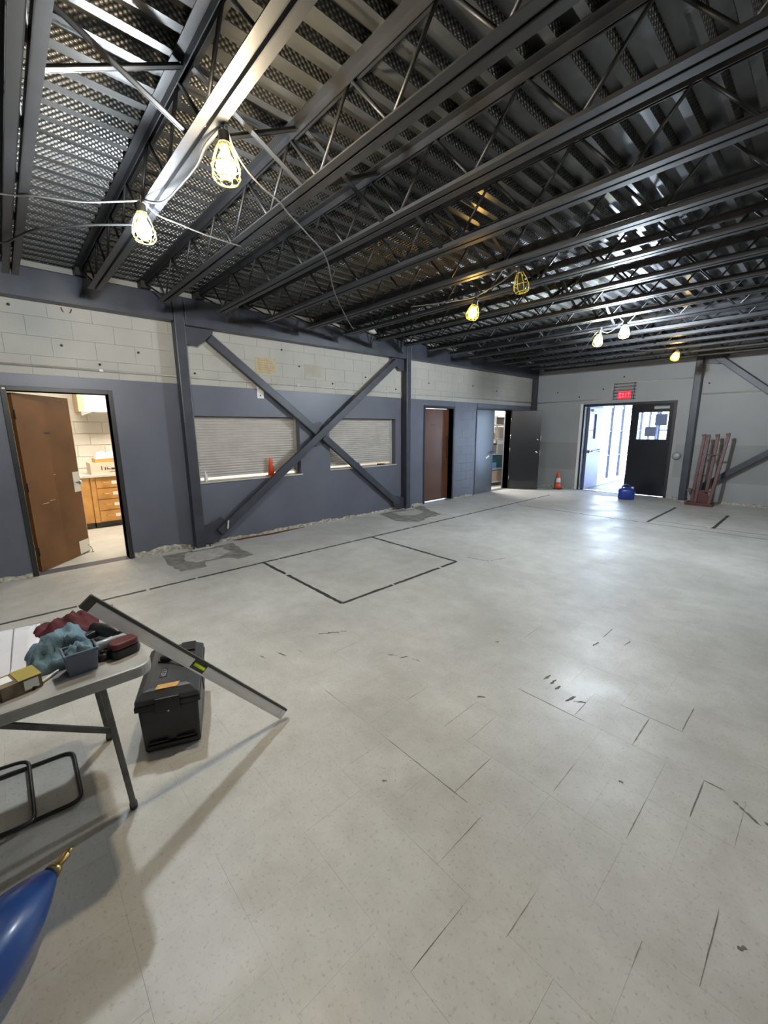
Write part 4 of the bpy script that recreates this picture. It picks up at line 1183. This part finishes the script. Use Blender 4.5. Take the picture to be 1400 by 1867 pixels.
# broad white faces look towards +x; dark edges are the measuring rails
for (s0, s1) in ((.03, .60), (.68, 1.20)):
    W().bar(A + dl * s0, A + dl * s1, .046, .018, tuple(upl)).put('web_face', 'level_white', sl, .002)
W().bar(A + nl * .026, A + dl * L + nl * .025, .012, .026, tuple(upl)).put('edge_rail', 'level_edge', sl)
W().bar(A - nl * .026, A + dl * L - nl * .026, .007, .024, tuple(upl)).put('edge_rail', 'level_white', sl)
W().bar(A + dl * -.002, A + dl * .03, .056, .025, tuple(upl)).put('end_cap', 'level_white', sl, .003)
W().bar(A + dl * 1.20, A + dl * (L + .004), .058, .026, tuple(upl)).put('end_cap', 'level_edge', sl, .003)
W().bar(A + dl * .60, A + dl * .68, .045, .014, tuple(upl)).put('vial_block', 'level_edge', sl)
W().tube([A + dl * .608 + upl * .008, A + dl * .672 + upl * .008], .0085, 10).put('vial', 'vial', sl)
# drawing sheet
b = MB(); n = 10; V = []
for i in range(n + 1):
    for j in range(n + 1):
        u, v = i / n, j / n
        z = .004 + .018 * max(0, v - .75) * math.sin(u * 3) + .004 * math.sin(u * 5 + v * 4) + .006
        V.append((3.47 + .09 + .50 * u + .03 * v, -.46 + .475 * v - .02 * u, z))
F = [(i * (n + 1) + j, (i + 1) * (n + 1) + j, (i + 1) * (n + 1) + j + 1, i * (n + 1) + j + 1) for i in range(n) for j in range(n)]
b.add([(x, y, z + Z0) for x, y, z in V], F, True)
t = thing('drawing_sheet', 'large white drawing sheet at the left end of the table', 'paper', (3.8, -.2, Z0))
o = b; o.v = [tuple(Vector(q) - Vector((3.8, -.2, Z0))) for q in o.v]; sh = o.build('sheet', 'paper_white', t)
mod = sh.modifiers.new('thick', 'SOLIDIFY'); mod.thickness = .0008
b = W()
for (xa_, ya_, xb2, yb2) in ((3.58, -.07, 4.03, -.09), (3.60, -.25, 4.0, -.27), (3.64, -.20, 3.80, -.20), (3.70, -.16, 3.70, -.30), (3.61, -.035, 3.64, -.01), (3.62, .0, 3.68, -.002)):
    b.bar((xa_, ya_, Z0 + .0215), (xb2, yb2, Z0 + .0215), .0025, .0008)
b.put('drawn_line', 'paper_line', t)
# cloths, bin, tools
tag(crumple(3.72, .105, Z0, .11, .115, .085, 1.7, 18).build('red_cloth', 'cloth_red'), 'crumpled dark red cloth bag on the table behind the blue rag', 'cloth')
tag(crumple(3.985, .062, Z0, .135, .11, .13, 5.2, 20).build('blue_rag', 'cloth_blue'), 'crumpled grey blue rag heaped in the middle of the table', 'cloth')
rf = crumple(4.165, .105, Z0 + .066, .036, .046, .055, 2.4, 12).build('rag_fold', 'cloth_blue', bpy.data.objects['blue_rag'])
bn = thing('small_bin', 'small open grey blue plastic bin at the front of the table', 'bin', (4.165, .105, Z0), (0, 0, .05))
b = MB(); w0, w1, l0, l1, h, tk = .034, .040, .044, .050, .085, .003
def ring(w, l, z): return [(-w, -l, z), (w, -l, z), (w, l, z), (-w, l, z)]
b.add(ring(w0, l0, 0) + ring(w1, l1, h) + ring(w1 - tk, l1 - tk, h) + ring(w0 - tk, l0 - tk, tk),
      [(3, 2, 1, 0)] + [(i, (i + 1) % 4, 4 + (i + 1) % 4, 4 + i) for i in range(4)] + [(4 + i, 4 + (i + 1) % 4, 8 + (i + 1) % 4, 8 + i) for i in range(4)] + [(8 + i, 8 + (i + 1) % 4, 12 + (i + 1) % 4, 12 + i) for i in range(4)] + [(12, 13, 14, 15)])
b.build('body', 'bin_blue', bn, bevel=.002, seg=1)
b = MB()
for s in (-1, 1): b.box(-w1 - .006, w1 + .006, s * l1 - .004, s * l1 + .004, h - .008, h + .002)
for s in (-1, 1): b.box(s * w1 - .004, s * w1 + .004, -l1, l1, h - .008, h + .002)
b.build('rim', 'bin_blue', bn, bevel=.002, seg=1)
tm = thing('tape_measure', 'rounded red and black tape measure at the right corner of the table', 'tape measure', (4.145, .245, Z0), (0, 0, .25))
b = MB(); b.prism(rrect(-.035, .035, -.052, .052, .024), (0, 0, 0), (1, 0, 0), (0, 1, 0), .034); b.build('case_base', 'tool_black', tm, bevel=.006)
b = MB(); b.prism(rrect(-.033, .033, -.050, .050, .023), (0, 0, .034), (1, 0, 0), (0, 1, 0), .026); b.build('case_top', 'tool_red', tm, bevel=.010, seg=3)
MB().box(-.01, .01, .052, .06, .004, .012).build('blade_tip', 'chrome', tm)
for i, (x, y, rz, lab) in enumerate(((4.055, .170, 1.95, 'clear grey plastic tube beside the black tool on the table'), (4.045, .205, 1.75, 'clear grey plastic tube nearer the red tape measure'))):
    t = thing('sealant_tube', lab, 'tube', (x, y, Z0 + .019), (0, 0, rz), 'plastic tubes on the table')
    MB().lathe([(.0, -.07), (.017, -.068), (.019, -.06), (.018, .06), (.008, .075), (.006, .10)], 16, (0, 0, 0), (1, 0, 0)).build('barrel', 'tube_clear', t)
    MB().lathe([(.013, -.0715), (.013, -.0695)], 12, (0, 0, 0), (1, 0, 0)).build('plunger', 'plate_white', t)
t = thing('cordless_tool', 'black hand tool lying between the blue rag and the plastic tubes', 'tool', (3.95, .215, Z0), (0, 0, .5))
MB().lathe([(.0, -.07), (.026, -.066), (.028, .0), (.026, .05), (.016, .07), (.013, .09), (0, .091)], 16, (0, 0, .036), (1, 0, 0)).build('motor_body', 'tool_black', t)
b = MB(); b.bar((-.03, 0, .03), (-.05, -.11, .022), .034, .03); b.build('grip', 'tool_black', t, bevel=.008)
b = MB(); b.box(-.09, -.02, -.155, -.105, 0, .045); b.build('battery', 'tool_black', t, bevel=.006)
t = thing('round_cap', 'black round cap lying before the plastic tubes on the table', 'cap', (4.135, .175, Z0))
MB().lathe([(.024, 0), (.026, .004), (.025, .022), (.018, .026), (0, .027)], 18).build('cap', 'rod_black', t)
MB().lathe([(.010, .027), (.009, .034), (0, .035)], 12).build('knob', 'tool_black', t)
tag(crumple(3.62, .225, Z0, .055, .075, .04, 8.1, 12, 1.4).build('plastic_wrap', 'bag_plastic'), 'crumpled clear wrapper at the far corner under the level', 'wrapper')
t = thing('screw_pack', 'yellow and brown pack of fixings at the front left of the table', 'package', (4.165, -.07, Z0), (0, 0, .25))
MB().box(-.045, .045, -.06, .05, 0, .048).build('carton', 'pack_brown', t, bevel=.003)
MB().box(-.046, .046, -.012, .051, .0482, .0495).build('yellow_flap', 'pack_yellow', t)
MB().box(.0452, .0465, .0, .04, .008, .042).build('label_card', 'label_white', t)
MB().box(-.03, .02, -.055, -.02, .0482, .0495).build('label_card', 'label_white', t)
t = thing('screw_pack', 'brown open fixings box at the lower left edge of the photo', 'package', (4.15, -.19, Z0), (0, 0, .1))
MB().box(-.07, .07, -.065, .065, 0, .05).build('carton', 'pack_brown', t, bevel=.004)
MB().box(-.065, .065, -.055, .055, .0502, .052).build('contents', 'pack_brown', t)
t = thing('marker_pen', 'pale pen lying by the small bin on the table', 'pen', (4.165, .0, Z0 + .006), (0, 0, 2.4))
MB().lathe([(0, -.055), (.005, -.053), (.005, .04), (.003, .055), (0, .058)], 10, (0, 0, 0), (1, 0, 0)).build('barrel', 'plate_white', t)
MB().lathe([(.006, -.056), (.006, -.02)], 10, (0, 0, 0), (1, 0, 0)).build('cap', 'tool_black', t)
# ---- toolbox
ang = math.atan2(.93, .37)          # front edge direction
tb = thing('tool_box', 'black plastic toolbox with a yellow latch beside the table', 'toolbox', (3.865, .435, 0), (0, 0, ang - PI / 2))
# local: +x towards the viewer end, y along the front edge
Wb, Lb, Hb = .275, .50, .305
b = MB(); v = []
for (z, k) in ((.002, .93), (.02, .95), (Hb - .05, 1.0)):
    w = Wb / 2 * k; x0_, x1_ = -Lb * (.5 + .5 * k), -Lb * (.5 - .5 * k)
    v += [(x0_, -w, z), (x1_, -w, z), (x1_, w, z), (x0_, w, z)]
b.add(v, [(3, 2, 1, 0)] + [(r * 4 + i, r * 4 + (i + 1) % 4, (r + 1) * 4 + (i + 1) % 4, (r + 1) * 4 + i) for r in range(2) for i in range(4)] + [(8, 9, 10, 11)])
b.build('body', 'box_black', tb, bevel=.012, seg=2)
b = MB(); b.box(-Lb - .012, .012, -Wb / 2 - .012, Wb / 2 + .012, Hb - .05, Hb - .02); b.build('rim', 'box_black', tb, bevel=.006)
b = MB(); v = []
for (z, k, m_) in ((Hb - .02, 0, 0), (Hb + .005, .0, .0), (Hb + .035, .035, .03), (Hb + .04, .06, .05)):
    v += [(-Lb - .008 + m_, -Wb / 2 - .008 + k, z), (.008 - m_, -Wb / 2 - .008 + k, z), (.008 - m_, Wb / 2 + .008 - k, z), (-Lb - .008 + m_, Wb / 2 + .008 - k, z)]
b.add(v, [(3, 2, 1, 0)] + [(r * 4 + i, r * 4 + (i + 1) % 4, (r + 1) * 4 + (i + 1) % 4, (r + 1) * 4 + i) for r in range(3) for i in range(4)] + [(12, 13, 14, 15)])
lid = b.build('lid', 'lid_black', tb, bevel=.006)
MB().box(.006, .024, -.055, .055, Hb - .075, Hb + .012).build('latch', 'box_black', tb, bevel=.004)
MB().prism([(-.055, 0), (.045, 0), (.055, .03), (-.045, .03)], (-.022, 0, Hb + .0365), (0, 1, 0), (-1, 0, .18), .003).build('latch_label', 'latch_yellow', tb)
hd = MB(); hd.tube([(-.30, -.06, Hb + .04), (-.295, -.055, Hb + .062), (-.27, -.02, Hb + .07), (-.235, .03, Hb + .07), (-.21, .06, Hb + .062), (-.205, .065, Hb + .04)], .011, 8); hd.build('carry_handle', 'box_black', tb)
b = MB(); b.box(-.33, -.28, -.075, -.01, Hb + .0402, Hb + .052); b.build('handle_mount', 'box_black', tb, bevel=.004)
MB().box(-.46, -.36, .03, .11, Hb + .034, Hb + .055).build('tray_cap', 'box_black', tb, bevel=.006)
b = MB(); b.box(-.21, -.125, -.048, -.014, Hb + .0402, Hb + .0425); b.build('name_plate', 'box_black', tb)
# small raised lettering across the lid
GL = {'Y': [(0, .25, .5, 1), (.75, 1, .5, 1), (.2, .8, .42, .6), (.38, .62, 0, .5)], 'E': [(0, .25, 0, 1), (0, 1, 0, .2), (0, .85, .4, .6), (0, 1, .8, 1)], 'T': [(.38, .62, 0, 1), (0, 1, .8, 1)], 'I': [(.36, .64, 0, 1)]}
for i, ch in enumerate('YETI'):
    b = MB()
    for (a, c, d, e) in GL[ch]:
        x_ = -.13 - i * .019
        b.box(x_ - a * .014, x_ - c * .014, -.043 + d * .024, -.043 + e * .024, Hb + .0426, Hb + .0436)
    b.build('letter', 'letter_grey', tb)
for s in (-1, 1):
    MB().box(-.36, -.16, s * (Wb / 2 + .012), s * (Wb / 2 + .018), Hb - .10, Hb - .03).build('side_clip', 'box_black', tb, bevel=.003)
b = MB(); b.lathe([(.006, 0), (.006, .003), (0, .004)], 8, (.0245, 0, Hb - .06), (1, 0, 0)); b.build('rivet', 'chrome', tb)
b = MB(); b.box(-.004, .004, -.115, .115, .03, .05); b.box(-.004, .004, -.105, -.02, .06, .07); b.box(-.004, .004, .02, .105, .06, .07); b.build('front_rib', 'box_black', tb, bevel=.003)
# ---- tubular folding stand on the floor under the table
st = thing('tube_stand', 'black tubular folding stand lying on the floor under the table', 'stand', (3.7, -.2, 0))
def loop3(p, r, zf):
    pts = []
    for k, q in enumerate(p):
        a, c, d = Vector(p[k - 1]), Vector(q), Vector(p[(k + 1) % len(p)])
        u = (a - c).normalized() * r; w = (d - c).normalized() * r
        for i in range(5):
            t_ = i / 4
            pts.append((c + u) * (1 - t_) ** 2 + c * 2 * t_ * (1 - t_) + (c + w) * t_ ** 2)
    return pts
W().tube(loop3([(3.91, .045, .009), (3.53, .05, .009), (3.47, -.60, .009), (3.86, -.62, .009)], .05, 0), .0085, 8, closed=True).put('leg_loop', 'rod_black', st)
W().tube(loop3([(3.93, -.115, .028), (3.48, -.12, .028), (3.43, -.72, .07), (3.88, -.74, .07)], .05, 0), .0085, 8, closed=True).put('leg_loop', 'rod_black', st)
W().tube([(3.49, -.36, .025), (3.895, -.38, .025)], .007, 8).put('hinge_rod', 'rod_black', st)
# ---- blue gas cylinder lying in front of the table
ax = Vector((.70, -.71, 0)).normalized()
gc = thing('gas_cylinder', 'blue gas cylinder with a brass valve lying at the lower left corner', 'cylinder', (4.40, -.16, 0))
r0 = .115
O = Vector((4.335, -.085, r0 + .001))
W().lathe([(.026, .0), (.034, .01), (.040, .02), (.062, .06), (.083, .11), (.101, .17), (.111, .23), (r0, .29), (r0, .62), (.105, .66), (.07, .69), (0, .70)], 28, O, ax).put('tank', 'blue_gloss', gc)
b = W(); b.lathe([(.022, -.028), (.024, -.02), (.024, .002)], 14, O, ax); b.lathe([(.012, -.075), (.014, -.07), (.013, -.03), (.016, -.028)], 12, O, ax); b.lathe([(.006, -.10), (.007, -.074)], 8, O, ax)
b.put('valve', 'brass', gc)
W().lathe([(.0265, -.012), (.0265, -.002)], 14, O, ax).put('valve_collar', 'pack_brown', gc)

# ================================================================== SMALL THINGS FURTHER OFF
def cone(label, loc, h, rb, white=False, base=True, group='orange traffic cones'):
    t = thing('traffic_cone', label, 'cone', loc, group=group)
    z0 = .012 if base else .001
    if base: MB().prism(rrect(-rb * 1.25, rb * 1.25, -rb * 1.25, rb * 1.25, rb * .25, 3), (0, 0, 0.001), (1, 0, 0), (0, 1, 0), .012).build('base', 'cone_base' if white else 'cone_orange', t, bevel=.003)
    f = lambda s: rb + (h * .08 - rb) * s
    if white:
        MB().lathe([(f(0), z0), (f(.38), z0 + h * .38)], 20).build('lower_cone', 'cone_orange', t)
        MB().lathe([(f(.38), z0 + h * .38), (f(.66), z0 + h * .66)], 20).build('reflective_collar', 'cone_white', t)
        MB().lathe([(f(.66), z0 + h * .66), (f(.95), z0 + h * .95), (f(1) * .8, z0 + h), (f(1) * .4, z0 + h)], 20).build('cone_tip', 'cone_orange', t)
    else:
        MB().lathe([(f(0), z0), (f(.95), z0 + h * .95), (f(1) * .8, z0 + h), (f(1) * .4, z0 + h)], 20).build('cone_body', 'cone_orange', t)
    return t
cone('small orange cone standing on the shutter sill', (-.055, 3.085, .9045), .27, .050, False, True)
cone('orange traffic cone with a white collar by the back wall', (.99, 10.96, 0), .44, .085, True, True)
t = thing('tape_roll', 'small dark blue item on the second shutter sill', 'roll', (-.05, 4.825, .9345))
MB().lathe([(.05, 0), (.055, .01), (.055, .05), (.04, .075), (0, .08)], 16, (0, 0, .001)).build('body', 'jug_blue', t)
b = MB(); b.box(-.02, .02, -.075, .075, .03, .045); b.build('handle', 'jug_blue', t, bevel=.004)
t = thing('shutter_lock', 'small black latch at the right end of the second shutter sill', 'latch', (-.05, 5.44, .9345))
MB().box(-.03, .03, -.09, .05, .001, .028).build('body', 'rod_black', t, bevel=.005)
MB().tube([(0, .05, .015), (0, .11, .012)], .008, 8).build('bolt', 'rod_black', t)
t = thing('caulk_tube', 'white bottle standing at the left end of the wide shutter sill', 'bottle', (-.02, 2.06, .9045))
MB().lathe([(.022, .001), (.024, .01), (.024, .09), (.012, .11), (.010, .135), (0, .136)], 14).build('body', 'plate_white', t)
MB().lathe([(.012, .1362), (.008, .16), (0, .161)], 10).build('cap', 'cone_white', t)
# blue water jug
t = thing('water_jug', 'blue plastic jug standing on the floor before the black door', 'jug', (2.84, 10.42, 0), (0, 0, .35))
b = MB(); n = 18
def jr(w, d, z):
    return [(w * (abs(math.cos(a)) ** .55) * (1 if math.cos(a) > 0 else -1), d * (abs(math.sin(a)) ** .55) * (1 if math.sin(a) > 0 else -1), z) for a in [2 * PI * k / n for k in range(n)]]
R_ = [jr(.15, .10, .001), jr(.165, .115, .02), jr(.165, .115, .19), jr(.15, .10, .235), jr(.09, .06, .262), jr(.05, .045, .27)]
v = [q for r in R_ for q in r]
f = [(i * n + k, i * n + (k + 1) % n, (i + 1) * n + (k + 1) % n, (i + 1) * n + k) for i in range(len(R_) - 1) for k in range(n)]
f += [tuple(reversed(range(n))), tuple((len(R_) - 1) * n + k for k in range(n))]
b.add(v, f, True); b.build('body', 'jug_blue', t)
MB().tube(spl([(-.10, 0, .24), (-.07, 0, .315), (.03, 0, .33), (.085, 0, .25)], 5), .014, 8).build('handle', 'jug_blue', t)
MB().lathe([(.03, .255), (.03, .30), (.026, .31), (0, .311)], 14, (.11, 0, -.02)).build('cap', 'cone_white', t)
MB().box(.164, .168, -.05, .06, .12, .19).build('label_card', 'label_white', t)
# red steel frames
t = thing('steel_frames', 'dull red upright steel frames leaning by the back wall brace', 'frame', (4.2, 10.72, 0))
PO = [((4.02, 10.70), (4.06, 10.86), 1.43), ((4.10, 10.62), (4.145, 10.80), 1.42), ((4.245, 10.70), (4.285, 10.86), 1.43), ((4.34, 10.60), (4.46, 10.80), 1.45)]
for (p, q, h) in PO:
    W().bar((p[0], p[1], .06), (q[0], q[1], h), .055, .05, (0, 1, 0)).put('post', 'rack_red', t, .005)
    b = W(); b.bar((q[0] - .045, q[1], h + .012), (q[0] + .025, q[1], h + .022), .05, .05, (0, 0, 1)); b.put('hook', 'rack_cap', t, .008)
for z in (.30, .62, 1.05):
    s = (z - .06) / 1.37
    a = Vector((4.02, 10.70, .06)).lerp(Vector((4.06, 10.86, 1.43)), s); c = Vector((4.245, 10.70, .06)).lerp(Vector((4.285, 10.86, 1.43)), s)
    W().bar(a, c, .03, .03).put('cross_bar', 'rack_red', t, .003)
    a = Vector((4.10, 10.62, .06)).lerp(Vector((4.145, 10.80, 1.42)), s); c = Vector((4.34, 10.60, .06)).lerp(Vector((4.46, 10.80, 1.45)), s)
    if z != .62: W().bar(a, c, .03, .03).put('cross_bar', 'rack_red', t, .003)
W().box(3.93, 4.40, 10.54, 10.80, .002, .062).put('base_plate', 'rack_red', t, .006)
W().prism([(0, 0), (.30, 0), (.26, .18), (.05, .28)], (4.04, 10.66, .06), (1, 0, 0), (0, 0, 1), .02).put('foot_panel', 'rack_red', t, .003)
W().lathe([(.045, -.02), (.045, .02)], 16, (3.965, 10.66, .30), (0, 1, 0)).put('wheel', 'rack_cap', t)
W().bar((3.965, 10.66, .30), (4.04, 10.70, .30), .025, .025).put('axle', 'rack_cap', t)

# clipped hedge beyond the entry glazing
b = MB(); nu, nv = 60, 10; V = []
for i in range(nu + 1):
    for k in range(nv + 1):
        y = 12 + 30 * i / nu; a = PI * k / nv
        rr = 1 + .18 * noise.noise(Vector((y * .6, a * 2, 1.0))) + .10 * noise.noise(Vector((y * 2.1, a * 5, 4.0)))
        V.append((-11 + 1.3 * math.cos(a) * rr, y, -.12 + 3.6 * (math.sin(a) ** .6) * rr))
b.add(V, [(i * (nv + 1) + k, (i + 1) * (nv + 1) + k, (i + 1) * (nv + 1) + k + 1, i * (nv + 1) + k + 1) for i in range(nu) for k in range(nv)], True)
tag(b.build('hedge', 'hedge_far'), 'pale green hedge seen through the bright entry glazing', 'hedge')
